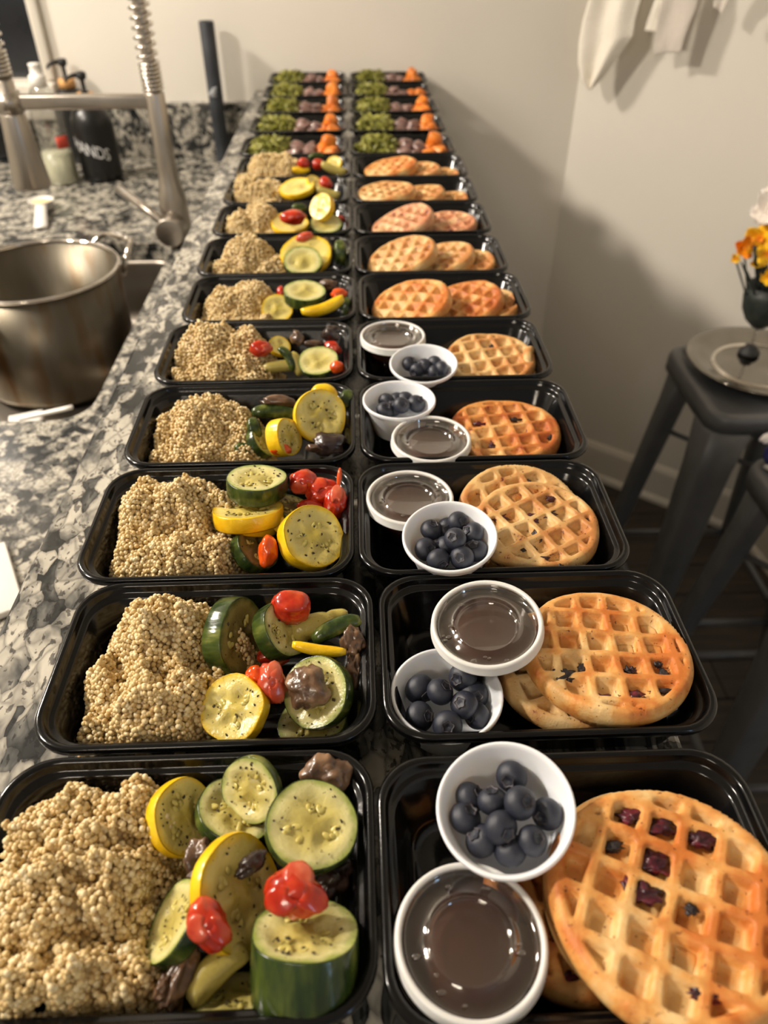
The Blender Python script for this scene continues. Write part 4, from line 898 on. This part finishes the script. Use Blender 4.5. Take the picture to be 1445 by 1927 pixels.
for r in range(10, 15):
    for side in (0, 1):
        cx, cy = CX[r, side]; sn = 'left' if side == 0 else 'right'
        o = obj('cooked_greens', gm[(r+side) % 3], None); o.location = (cx-0.042, cy, ZB+0.0004); o.rotation_euler.z = math.pi*((r) % 2)
        tag(o, 'pile of cooked leafy greens, %s column, %s' % (sn, ORD[r]), 'greens', kind='stuff')
        for k, (x, y, z) in enumerate([(0.004, 0.028, .020), (0.026, 0.024, .018), (0.008, -0.004, .030), (0.030, -0.008, .026), (0.004, -0.034, .024), (0.026, -0.036, .020)]):
            o = obj('meat_chunk', mm[rd.randrange(4)], None); o.location = (cx+x+rd.uniform(-.003, .003), cy+y, ZB+z+0.004+rd.uniform(0, .006)); o.rotation_euler = (rd.uniform(-.4, .4), rd.uniform(-.4, .4), rd.uniform(0, 6))
            o.scale = (0.95, 0.95, 1.0); tag(o, 'dark brown meat chunk, %s column, %s' % (sn, ORD[r]), 'meat', 'meat chunks, %s column, %s' % (sn, ORD[r]))
        for k, (x, y, z) in enumerate([(0.052, 0.024, .018), (0.072, 0.030, .020), (0.054, -0.004, .024), (0.066, 0.010, .040), (0.070, -0.028, .028), (0.050, -0.034, .022)]):
            if k == 3 and rd.random() < 0.2: continue
            o = obj('sweet_potato_chunk', ym[rd.randrange(4)], None); o.location = (cx+x*0.97+rd.uniform(-.003, .001), cy+y*0.95, ZB+z+rd.uniform(0, .004)); o.rotation_euler = (rd.uniform(-.5, .5), rd.uniform(-.5, .5), rd.uniform(0, 6))
            o.scale = (0.85, 0.85, 1.0); tag(o, 'orange sweet potato chunk, %s column, %s' % (sn, ORD[r]), 'sweet potato', 'sweet potato chunks, %s column, %s' % (sn, ORD[r]))
# ------------------------------------------------------------------ stock pot and things in the sink
def rin(h): return CAM.z-h
pot_c = onz(105, 503, CAM.z-0.503); pr = 0.140; pz1 = CAM.z-0.503; pz0 = ZS+0.0015
rimpt = onz(223, 490, pz1); pc = Vector((rimpt.x-pr*0.985, onz(110, 505, pz1).y, 0))
pt = empty('stock_pot', loc=(pc.x, pc.y, pz0)); tag(pt, 'tall stainless steel stock pot with heat stains, standing in the sink', 'pot')
H_ = pz1-pz0
obj('pot_body', lathe([(0, 0), (pr-0.014, 0), (pr-0.004, 0.005), (pr, 0.016), (pr, H_-0.004), (pr-0.0022, H_-0.004), (pr-0.0022, 0.018), (pr-0.007, 0.008), (pr-0.02, 0.0035), (0, 0.003)], 72), m_potin, pt)
obj('rolled_rim', lathe([(pr-0.0025, H_-0.005), (pr+0.0035, H_-0.004), (pr+0.005, H_-0.001), (pr+0.0035, H_+0.0015), (pr-0.001, H_+0.0015), (pr-0.0032, H_-0.001), (pr-0.0025, H_-0.005)], 72), m_chrome, pt)
for sgn in (1, -1):
    a = math.radians(52) if sgn == 1 else math.radians(52+180)
    er, et = Vector((math.cos(a), math.sin(a), 0)), Vector((-math.sin(a), math.cos(a), 0)); zb = H_-0.028; P = []
    for u, o_, dz in ((-1, 0.0, -0.012), (-1, 0.006, 0.004), (-0.97, 0.02, 0.02), (-0.8, 0.036, 0.030), (-0.35, 0.041, 0.033), (0.35, 0.041, 0.033), (0.8, 0.036, 0.030), (0.97, 0.02, 0.02), (1, 0.006, 0.004), (1, 0.0, -0.012)):
        P.append(er*(pr+0.003+o_)+et*u*0.050+Vector((0, 0, zb+dz)))
    obj('handle', tube(P, 0.0058, 10), m_chrome, pt)
    for q in (-1, 1):
        obj('rivet', xf(blob(0.006, 0.006, 0.003, 0, 1, 0, 2), T(*(er*(pr+0.002)+et*q*0.050+Vector((0, 0, zb-0.012)))) @ er.to_track_quat('Z', 'Y').to_matrix().to_4x4()), m_chrome, pt)
def strap(px0, py0, px1, py1, z0, z1, w0, w1, t, name, mat, label, cat):
    a, b = onz(px0, py0, z0), onz(px1, py1, z1); d = (b-a).normalized(); s = d.cross(Vector((0, 0, 1))).normalized(); n = s.cross(d); L = []
    for k in range(9):
        u = k/8; p = a+(b-a)*u; w_ = w0+(w1-w0)*u
        L.append([p+s*w_, p+s*w_*0.8+n*t, p-s*w_*0.8+n*t, p-s*w_, p-s*w_*0.8-n*t*0.2, p+s*w_*0.8-n*t*0.2])
    o = obj(name, loft(L), mat); tag(o, label, cat); return o
strap(38, 790, 137, 768, ZL-0.035, ZL-0.02, 0.004, 0.004, 0.004, 'white_spatula_handle', m_spoonw, 'thin white utensil handle lying across the near edge of the sink', 'utensil')
strap(18, 800, 82, 784, ZL-0.050, ZL-0.045, 0.022, 0.016, 0.005, 'white_scraper', m_spoonw, 'flat white scraper blade in the near corner of the sink', 'utensil')
b0 = onz(-70, 1075, ZL); b1 = onz(14, 1028, ZL)
tag(obj('cutting_board', xf(box(-0.16, 0, -0.11, 0, 0.0, 0.008, 0.002), T(b1.x, b1.y, ZL+0.0003) @ Matrix.Rotation(0.5, 4, 'Z')), m_spoonw), 'pale board corner at the left edge of the lower counter', 'board')
# measuring scoop
sp = onz(79, 384, ZL+0.012); sc = empty('measuring_scoop', loc=(sp.x, sp.y, ZL+0.0005)); tag(sc, 'small white measuring scoop on the counter behind the sink', 'scoop')
obj('scoop_bowl', lathe([(0, 0.0), (0.019, 0.0), (0.023, 0.003), (0.0262, 0.019), (0.0278, 0.020), (0.0278, 0.021), (0.0255, 0.021), (0.0215, 0.004), (0.018, 0.002), (0, 0.002)], 40), m_spoonw, sc)
obj('butter', lathe([(0, 0.0165), (0.012, 0.0162), (0.0238, 0.0155), (0.0205, 0.0025), (0, 0.0025)], 32), m_powder, sc)
hp = onz(77, 428, ZL+0.006)-Vector((sp.x, sp.y, ZL)); hd = Vector((hp.x, hp.y, 0)).normalized(); hs = Vector((-hd.y, hd.x, 0)); L = []
for k in range(8):
    u = k/7; p = hd*(0.022+u*(Vector((hp.x, hp.y)).length-0.022))+Vector((0, 0, 0.017-0.012*u)); w_ = 0.011+0.003*u*(1 if u < 0.95 else 0.7)
    L.append([p+hs*w_+Vector((0, 0, .002)), p-hs*w_+Vector((0, 0, .002)), p-hs*w_-Vector((0, 0, .001)), p+hs*w_-Vector((0, 0, .001))])
obj('handle', loft(L), m_spoonw, sc)
# ------------------------------------------------------------------ faucet
fb = onz(338, 450, ZL); FXY = Vector((fb.x, fb.y, 0)); fc = empty('kitchen_faucet', loc=(fb.x, fb.y, ZL)); tag(fc, 'brushed steel spring faucet with pull-down sprayer over the sink', 'faucet')
za = ony(290, 190, fb.y).z-ZL
obj('base_post', lathe([(0, 0.0005), (0.029, 0.0005), (0.030, 0.004), (0.0285, 0.008), (0.0275, 0.06), (0.0265, 0.085), (0.022, 0.105), (0.0185, 0.125), (0.018, 0.14), (0.018, za+0.012), (0.0165, za+0.016), (0, za+0.016)], 48), m_steel, fc)
aimp = onz(316, 447, ZL+0.045)-fb; aimp = Vector((aimp.x, aimp.y, 0.045)); hbdir = Vector((-0.05, -1, 0)).normalized()
q0 = Vector((0, 0, 0.034))+hbdir*0.020; q1 = Vector((0, 0, 0.034))+hbdir*0.066
obj('valve_hub', tube([q0, q0+(q1-q0)*0.97, q1-hbdir*0.0005, q1], [0.0265, 0.027, 0.0265, 0.025], 40), m_steel, fc)
lv = (onz(220, 352, ZL+0.085)-fb); lv.z = 0.085
st = Vector((-0.016, -0.045, 0.050)); lend = Vector((lv.x, lv.y, 0.085))
lend = st+(lend-st).normalized()*min((lend-st).length, 0.16)
obj('lever', tube([st, st+(lend-st)*0.5, lend-(lend-st)*0.03, lend], [0.0085, 0.008, 0.008, 0.005], 16), m_steel, fc)
AL = fb.x-ony(30, 193, fb.y).x
obj('arm', join(box(-AL, -0.014, -0.009, 0.009, za-0.012, za+0.012, 0.003)), m_steel, fc)
sx = -AL-0.012
obj('sprayer_clip', lathe([(0.0185, za-0.016), (0.0235, za-0.016), (0.0235, za+0.016), (0.0185, za+0.016), (0.0185, za-0.016)], 36, sx, 0), m_steel, fc)
zsp = 0.106
obj('sprayer', lathe([(0, zsp+0.002), (0.030, zsp+0.001), (0.0335, zsp), (0.0345, zsp+0.004), (0.0225, za-0.022), (0.021, za-0.016), (0.0180, za-0.014), (0.0175, za+0.034), (0.0150, za+0.038), (0, za+0.038)], 48, sx, 0), m_steel, fc)
# spring: up from the post, over an arch, down into the sprayer
zt = 0.50; Rr = (AL+0.012)/2; path = []
n0 = 40
for k in range(n0): path.append(Vector((0, 0, za+0.016+(zt-za)*k/n0)))
for k in range(61): a = math.pi*k/60; path.append(Vector((-Rr+Rr*math.cos(a), 0, za+0.016+(zt-za)+Rr*math.sin(a))))
for k in range(1, n0+1): path.append(Vector((sx, 0, za+0.016+(zt-za)-(zt-za-0.022)*k/n0)))
obj('hose', tube(path, 0.0105, 12), m_steel, fc)
cum = [0]
for i in range(1, len(path)): cum.append(cum[-1]+(path[i]-path[i-1]).length)
def at(s):
    i = max(0, min(len(cum)-2, int(np.searchsorted(cum, s))-1)); u = (s-cum[i])/(cum[i+1]-cum[i]+1e-9); return path[i].lerp(path[i+1], u), (path[i+1]-path[i]).normalized()
hel = []; ang = 0; s = 0.001
while s < cum[-1]-0.002:
    p, t = at(s); e1 = Vector((0, 1, 0)); e2 = t.cross(e1)
    hel.append(p+(e1*math.cos(ang)+e2*math.sin(ang))*0.0168)
    d = min(s, cum[-1]-s); pitch = 0.0066 if d < 0.045 else 0.0145
    ang += 2*math.pi/14; s += pitch/14
obj('spring', tube(hel, 0.0029, 7), m_chrome, fc)
# ------------------------------------------------------------------ bottles by the wall
def bottle(px, py, label, letters):
    p = onz(px, py, ZL+0.001); b = empty('soap_bottle', loc=(p.x, p.y, ZL+0.0005)); tag(b, label, 'bottle')
    obj('bottle_body', lathe([(0, 0), (0.044, 0), (0.0475, 0.004), (0.048, 0.02), (0.048, 0.118), (0.0465, 0.134), (0.040, 0.150), (0.028, 0.161), (0.019, 0.166), (0.0165, 0.170), (0, 0.170)], 56), m_blackmat, b)
    obj('collar', lathe([(0.015, 0.168), (0.0205, 0.168), (0.0205, 0.186), (0.019, 0.188), (0, 0.188)], 32), m_wood, b)
    obj('pump_head', join(lathe([(0.008, 0.187), (0.010, 0.189), (0.0048, 0.192), (0.0048, 0.214), (0.010, 0.217), (0.0115, 0.222), (0.0115, 0.228), (0.009, 0.231), (0, 0.231)], 24),
        tube([(0, 0, 0.224), (-0.015, -0.010, 0.225), (-0.028, -0.019, 0.221), (-0.033, -0.022, 0.213)], [0.0055, 0.005, 0.004, 0.0034], 12)), m_rubber, b)
    if letters:
        cu = bpy.data.curves.new('t', 'FONT'); cu.body = 'HANDS'; cu.size = 0.030; cu.extrude = 0.0004; cu.resolution_u = 3; cu.space_character = 0.95; cu.align_x = 'CENTER'
        to = bpy.data.objects.new('t', cu); COL.objects.link(to); dg = bpy.context.evaluated_depsgraph_get(); me = bpy.data.meshes.new_from_object(to.evaluated_get(dg)); bpy.data.objects.remove(to)
        toc = Vector((-p.x, -p.y, 0)).normalized(); a0 = math.atan2(toc.y, toc.x)-0.42
        for v in me.vertices:
            a = a0+v.co.x/0.048*0.95; z = 0.062+v.co.y*1.25-v.co.x*0.28; r_ = 0.0482+v.co.z*0.6; v.co = (r_*math.cos(a), r_*math.sin(a), z)
        me.materials.clear(); me.materials.append(m_letter); o = obj('lettering', me, None, b)
    return b
bottle(196, 334, 'matt black pump bottle with white HANDS lettering, nearer of two', True)
bottle(160, 298, 'matt black pump bottle mostly hidden behind the lettered one', False)
p = onz(124, 342, ZL+0.001); p.x -= 0.004
cb = empty('clear_soap_bottle', loc=(p.x, p.y, ZL+0.0005)); tag(cb, 'clear plastic dish soap bottle with white cap between sprayer and black bottles', 'bottle')
obj('bottle_body', lathe([(0, 0), (0.036, 0), (0.0385, 0.004), (0.0385, 0.020), (0.035, 0.09), (0.0365, 0.15), (0.035, 0.175), (0.024, 0.200), (0.0155, 0.210), (0.0155, 0.214)], 44), m_clearb, cb)
obj('soap', lathe([(0, 0.0015), (0.034, 0.0015), (0.0362, 0.006), (0.036, 0.020), (0.0345, 0.070), (0, 0.070)], 40), m_soap, cb)
obj('cap', lathe([(0.0155, 0.206), (0.0185, 0.206), (0.0185, 0.228), (0.016, 0.231), (0.0125, 0.232), (0.0115, 0.248), (0.0130, 0.250), (0.012, 0.253), (0, 0.253)], 32), m_spoonw, cb)
lab = []; 
for a_ in range(9):
    a = math.radians(-62+a_*6); lab.append([(0.0378*math.cos(a), 0.0378*math.sin(a), z) for z in (0.082, 0.108)]+[(0.0372*math.cos(a), 0.0372*math.sin(a), z) for z in (0.108, 0.082)])
obj('label', loft(lab), m_redlab, cb)
# appliance at the left edge
e0 = onz(70, 303, ZL); tag(obj('countertop_appliance', box(e0.x-0.28, e0.x, e0.y, YB-0.04, ZL+0.0005, ZL+0.105, 0.012), m_fridge), 'low black appliance against the wall at the left edge, behind the sprayer', 'appliance')
# tall tube
tb = ony(419, 285, YB-0.055); ztop = ony(391, 40, tb.y).z
tp = empty('black_tube', loc=(tb.x, tb.y, ZL+0.0005)); tag(tp, 'tall scuffed black tube standing upright beside the backsplash', 'tube')
hh = ztop-ZL
obj('tube_wall', lathe([(0.0, 0.0), (0.0178, 0.0), (0.0182, 0.002), (0.0182, hh-0.002), (0.0176, hh), (0.0155, hh), (0.0155, 0.006), (0, 0.006)], 36), m_pipe, tp)
obj('scuff_mark', join(*[xf(blob(0.010, 0.0010, 0.0035, 0.5, 2, k, 2), T(0.002*k-0.004, -0.0178, hh*(0.50+0.02*k)) @ Matrix.Rotation(0.4-0.5*k, 4, 'Y')) for k in range(3)]), m_scuff, tp)
# ------------------------------------------------------------------ towels on the corner wall
def wallpt(px, py, off): return onplane(px, py, pA+nC*off, nC)
def towel(rows, off, label, mats, seed, amp=0.010, folds=3, bands=None):
    # rows: (left px, left py, right px, right py) from the hem upwards; carried on above the frame to the hook
    root_mat = mats; n = 28; G = []
    R0 = [(wallpt(a, b, off), wallpt(c, d, off)) for a, b, c, d in rows]
    m = len(R0); fine = []
    for k in range(m-1):
        for q in range(6): fine.append((R0[k][0].lerp(R0[k+1][0], q/6), R0[k][1].lerp(R0[k+1][1], q/6), (k+q/6)/(m-1)))
    fine.append((R0[-1][0], R0[-1][1], 1))
    th = 0.0016; F_, B_ = [], []
    for (a, b, u) in fine:
        for i in range(n+1):
            v = i/n; p = a.lerp(b, v); w_ = (b-a).length
            dd = amp*min(1, w_/0.05)*math.sin(v*math.pi*folds+seed+u*1.2)+0.003*nz((v*3, u*3, seed), 1.0)
            F_.append(p+nC*(dd+0.006)); B_.append(p+nC*(dd+0.006-th))
    N = len(fine); V = F_+B_; O = len(F_); FA = []
    for k in range(N-1):
        for i in range(n):
            q = k*(n+1)+i; FA += [(q, q+1, q+n+2, q+n+1), (O+q, O+q+n+1, O+q+n+2, O+q+1)]
    for k in range(N-1):
        q = k*(n+1); FA += [(q, q+n+1, O+q+n+1, O+q), (q+n, O+q+n, O+q+2*n+1, q+2*n+1)]
    for i in range(n): FA.append((i, O+i, O+i+1, i+1))
    return (V, FA), R0
vf, R0 = towel([(1109, 168, 1114, 168), (1098, 150, 1135, 146), (1092, 118, 1163, 106), (1094, 80, 1190, 68), (1101, 40, 1194, 38), (1113, 0, 1204, 0), (1130, -60, 1212, -60), (1165, -150, 1195, -150)], 0.075, '', None, 0.6)
t1 = obj('hand_towel', vf, m_towel); tag(t1, 'white hand towel hanging to a point, left of two on the wall', 'towel')
vf, R0 = towel([(1233, 102, 1283, 97), (1234, 80, 1290, 72), (1238, 50, 1302, 40), (1244, 20, 1312, 15), (1250, -10, 1318, -10), (1268, -60, 1316, -60), (1285, -150, 1305, -150)], 0.070, '', None, 2.0, 0.004, 2)
t2 = empty('hand_towel', loc=(0, 0, 0)); tag(t2, 'greyish folded towel hanging on the wall, right of the pointed one', 'towel')
obj('front_fold', vf, m_towelg, t2)
vf, R0 = towel([(1215, 57, 1240, 61), (1221, 36, 1246, 36), (1230, 12, 1252, 10), (1240, -20, 1262, -20), (1275, -100, 1292, -100)], 0.060, '', None, 1.0, 0.003, 1)
obj('back_fold', vf, m_towel, t2)
hk = wallpt(1290, -150, 0.0); hk2 = wallpt(1180, -150, 0.0)
rk = empty('hook_rail', loc=(0, 0, 0)); tag(rk, 'hook rail high on the corner wall holding the towels', 'hook')
A0 = wallpt(1120, -150, 0.0); A1 = wallpt(1480, -150, 0.0); A1.z = A0.z = hk.z = hk2.z = max(hk.z, hk2.z)
bl = [A0+Vector((0, 0, -0.02)), A1+Vector((0, 0, -0.02)), A1+Vector((0, 0, 0.03)), A0+Vector((0, 0, 0.03))]
obj('rail', (bl+[b+nC*0.012 for b in bl], [(3, 2, 1, 0), (4, 5, 6, 7), (0, 1, 5, 4), (1, 2, 6, 5), (2, 3, 7, 6), (3, 0, 4, 7)]), m_trim, rk, smooth=False)
for h in (hk, hk2, wallpt(1425, -150, 0)):
    h.z = A0.z; obj('hook', tube([h+nC*0.01, h+nC*0.05+Vector((0, 0, -0.012)), h+nC*0.085+Vector((0, 0, -0.005)), h+nC*0.092+Vector((0, 0, 0.018))], 0.0055, 10), m_steel, rk)
vf, R0 = towel([(1344, 12, 1360, 26), (1345, 0, 1372, 0), (1355, -25, 1400, -25), (1395, -90, 1440, -90), (1412, -150, 1436, -150)], 0.10, '', None, 1.5, 0.006, 2)
tag(obj('hand_towel', vf, m_towelg), 'towel mostly above the frame, only its dark corner showing at the top right', 'towel')
# ------------------------------------------------------------------ stools
def stool(cx, cy, rot, label):
    s = empty('bar_stool', loc=(cx, cy, ZF)); s.rotation_euler.z = rot; tag(s, label, 'stool')
    z = 0.79; h = 0.152
    R = lambda e, zz, r=0.045: rrect(h-e, h-e, max(r-e, 0.008), zz, 8)
    obj('seat', loft([R(0.004, z-0.040), R(0, z-0.040), R(0, z-0.012), R(0.003, z-0.004), R(0.009, z), R(0.020, z+0.0005), R(0.030, z-0.004), R(0.036, z-0.006), R(0.110, z-0.009, 0.04), R(0.135, z-0.010, 0.04)]), m_stool, s)
    feet = {}
    for sx_ in (-1, 1):
        for sy_ in (-1, 1):
            t0 = Vector((sx_*(h-0.044), sy_*(h-0.044), z-0.036)); f = Vector((sx_*0.178, sy_*0.178, 0.012)); feet[sx_, sy_] = f; L = []
            for k in range(9):
                u = k/8; p = t0.lerp(f, u); w_ = (0.080 if sy_ < 0 else 0.050)*(1-u)+(0.038 if sy_ < 0 else 0.028)*u; c = 0.016*(1-u)+0.009*u
                if u == 0: w_ *= 1.1
                q = []
                for (ax, ay) in ((1, 1), (-1, 1), (-1, -1), (1, -1)):
                    for (bx, by) in (((1, .5), (.5, 1)) if ax*ay > 0 else ((.5, 1), (1, .5))):
                        q.append(p+Vector((ax*(w_/2-c+c*bx), ay*(w_/2-c+c*by), 0)))
                L.append(q)
            obj('leg', loft(L), m_stool, s)
            obj('foot_cap', xf(box(-0.013, 0.013, -0.013, 0.013, 0, 0.018, 0.003), T(f.x, f.y, 0.0005)), m_rubber, s)
    for (a, b) in (((-1, -1), (1, -1)), ((1, -1), (1, 1)), ((1, 1), (-1, 1)), ((-1, 1), (-1, -1))):
        za_ = 0.235; la = lambda q: Vector((q[0]*(0.122+(0.178-0.122)*(1-za_/0.754)), q[1]*(0.122+(0.178-0.122)*(1-za_/0.754)), za_))
        obj('rung', tube([la(a), la(b)], 0.0085, 12), m_stool, s)
    for sg in (1, -1):
        a, b = Vector((-0.125, -0.125*sg, 0.60)), Vector((0.125, 0.125*sg, 0.60))
        a.z = b.z = 0.60+0.008*sg; mid = (a+b)/2; obj('cross_brace', tube([a, mid, b], 0.006, 8), m_stool, s)
    return s
k1 = onz(1258, 655, 0.72); k2 = onz(1407, 862, 0.72)
S1 = stool(k1.x+0.146, k1.y-0.136, -0.02, 'grey metal bar stool holding the mirrored tray and flower vase')
S2 = stool(k2.x+0.147, k2.y-0.144, 0.0, 'grey metal bar stool nearest the camera, at the right edge')
S2y = k2.y-0.152
# tray, vase, flowers
tr = 0.150
lft = onz(1281, 668, 0.735); tc = Vector((lft.x+tr+0.006, lft.y-0.035, 0.722))
m_tray = M('polished_tray', [lin(128, 124, 116), lin(150, 146, 138)], 0.07, 12, metal=1)
ty = empty('mirrored_tray', loc=tuple(tc)); tag(ty, 'round mirror-polished tray lying on the far bar stool', 'tray')
obj('tray_dish', lathe([(0, 0.0), (0.095, 0.0), (0.110, 0.002), (0.132, 0.012), (0.148, 0.016), (0.150, 0.018), (0.148, 0.0195), (0.130, 0.016), (0.107, 0.006), (0.094, 0.0035), (0.05, 0.0028), (0, 0.0020)], 64), m_tray, ty)
obj('raised_ring', lathe([(0.088, 0.0036), (0.090, 0.0075), (0.094, 0.0078), (0.097, 0.0036)], 64), m_chrome, ty)
obj('handle', xf(box(-0.022, 0.022, -0.012, 0.010, 0.012, 0.018, 0.003), T(0.045, -0.148, 0.0)), m_chrome, ty)
vb = onz(1409, 664, tc.z+0.006); vs = empty('goblet_vase', loc=(vb.x, vb.y, tc.z+0.0045)); tag(vs, 'black goblet vase on a thin stem standing on the mirrored tray', 'vase')
obj('foot', lathe([(0, 0), (0.021, 0), (0.022, 0.003), (0.019, 0.009), (0.014, 0.012), (0.012, 0.018), (0, 0.018)], 36), m_rubber, vs)
obj('stem', tube([(0, 0, 0.017), (0, 0, 0.03), (0, 0, 0.058)], [0.004, 0.003, 0.004], 12), m_clear, vs)
obj('vase_bowl', lathe([(0, 0.056), (0.012, 0.060), (0.030, 0.076), (0.042, 0.098), (0.047, 0.125), (0.045, 0.150), (0.043, 0.150), (0.0445, 0.125), (0.039, 0.100), (0.028, 0.080), (0, 0.066)], 40), m_leaf, vs)
top = Vector((vb.x, vb.y, tc.z+0.155))
def flower(px, py, dy, size, mat, label, petals, seed, grp=None):
    c = ony(px, py, vb.y+dy); f = empty('daffodil' if mat != m_floww else 'white_bloom', loc=tuple(c)); tag(f, label, 'flower', grp)
    rd = random.Random(seed)
    base = top+Vector((rd.uniform(-.02, .02), rd.uniform(-.02, .02), -0.06))-c
    obj('stem', tube([Vector((0, 0, 0)), base*0.5+Vector((0, 0, -0.01)), base], 0.0018, 6), m_leaf, f)
    ax = Vector((rd.uniform(-.6, .2), -0.7, rd.uniform(0.2, 0.9))).normalized(); mq = ax.to_track_quat('Z', 'Y').to_matrix().to_4x4()
    for k in range(petals):
        a = 2*math.pi*k/petals*(1 if petals < 8 else 1.9); ly = (k % 3)*0.25
        V, F = [], []
        for i in range(6):
            u = i/5
            for j in range(5):
                v = (j/4-0.5)*2; ww = math.sin(math.pi*(0.12+0.80*u))*0.45
                V.append((u*size, v*ww*size, size*(0.25*u*u+ly*u*1.5)+0.12*size*math.cos(v*3+k)))
        V += [(x, y, z_-size*0.05) for x, y, z_ in V]
        for i in range(5):
            for j in range(4): q = i*5+j; F += [(q, q+5, q+6, q+1), (30+q, 30+q+1, 30+q+6, 30+q+5)]
        for j in range(4): F.append((25+j, 55+j, 56+j, 26+j))
        for i in range(5): F += [(i*5, i*5+30, i*5+35, i*5+5), (i*5+4, i*5+9, i*5+39, i*5+34)]
        obj('petal', xf((V, F), mq @ Matrix.Rotation(a, 4, 'Z')), mat, f)
    obj('flower_centre', xf(lathe([(0, size*0.05), (size*0.14, size*0.1), (size*0.24, size*0.5), (size*0.2, size*0.5), (0, size*0.2)], 14), mq), m_flowo if mat != m_floww else m_floww, f)
flower(1400, 468, -0.01, 0.022, m_flowo, 'orange-yellow artificial bloom leftmost in the vase', 7, 1)
flower(1432, 450, 0.0, 0.028, m_flow, 'large yellow artificial bloom at the top left of the bunch', 9, 2)
flower(1384, 488, -0.01, 0.010, m_flow, 'tiny yellow petal cluster hanging out at the left of the vase', 5, 3)
flower(1443, 480, -0.03, 0.022, m_flow, 'yellow artificial bloom in the middle of the bunch', 8, 4)
flower(1421, 498, -0.02, 0.012, m_flow, 'small yellow bloom low in the bunch', 6, 5)
flower(1446, 522, -0.03, 0.018, m_flow, 'yellow artificial bloom lowest at the right frame edge', 7, 6)
flower(1470, 455, 0.01, 0.028, m_flow, 'yellow artificial bloom cut off by the right frame edge', 9, 7)
flower(1449, 400, 0.01, 0.034, m_floww, 'white bloom topping the flower bunch', 11, 8)
def leafp(px, py, px2, py2, w_, label):
    a, b = ony(px, py, vb.y-0.02), ony(px2, py2, vb.y-0.01); d = (b-a); s_ = d.cross(Vector((0, 1, 0))).normalized(); L = []
    for k in range(9):
        u = k/8; p = a+d*u+Vector((0, -0.012*math.sin(math.pi*u), 0)); q = w_*(0.1+math.sin(math.pi*min(u*0.9+0.08, 1)))
        L.append([p+s_*q, p+Vector((0, -0.0012, 0)), p-s_*q, p+Vector((0, 0.0012, 0))])
    tag(obj('dark_leaf', loft(L), m_leaf), label, 'leaf')
leafp(1394, 493, 1414, 545, 0.0032, 'thin dark leaf blade leaning left out of the vase')
leafp(1419, 462, 1432, 535, 0.008, 'broad dark leaf rising between the yellow blooms')
leafp(1438, 478, 1428, 545, 0.007, 'dark leaf right of the broad one in the vase')
leafp(1408, 520, 1418, 560, 0.003, 'short dark stalk at the left lip of the vase')
# package on the near stool
pk_ = onz(1452, 868, 0.725); pg = empty('snack_package', loc=(pk_.x+0.02, pk_.y-0.005, 0.717)); tag(pg, 'crumpled blue and white package on the near bar stool', 'package')
obj('wrapper', xf(blob(0.040, 0.030, 0.022, 0.12, 2, 3, 3, ridge=0.15), T(0, 0, 0.020)), m_blue, pg)
obj('white_edge', join(xf(blob(0.026, 0.010, 0.008, 0.3, 2, 4, 3, ridge=0.2), T(-0.020, 0.030, 0.040) @ Matrix.Rotation(0.5, 4, 'Z')), xf(blob(0.026, 0.006, 0.006, 0.3, 2, 6, 3, ridge=0.2), T(-0.022, -0.026, 0.010) @ Matrix.Rotation(-0.7, 4, 'Z'))), m_wrap, pg)
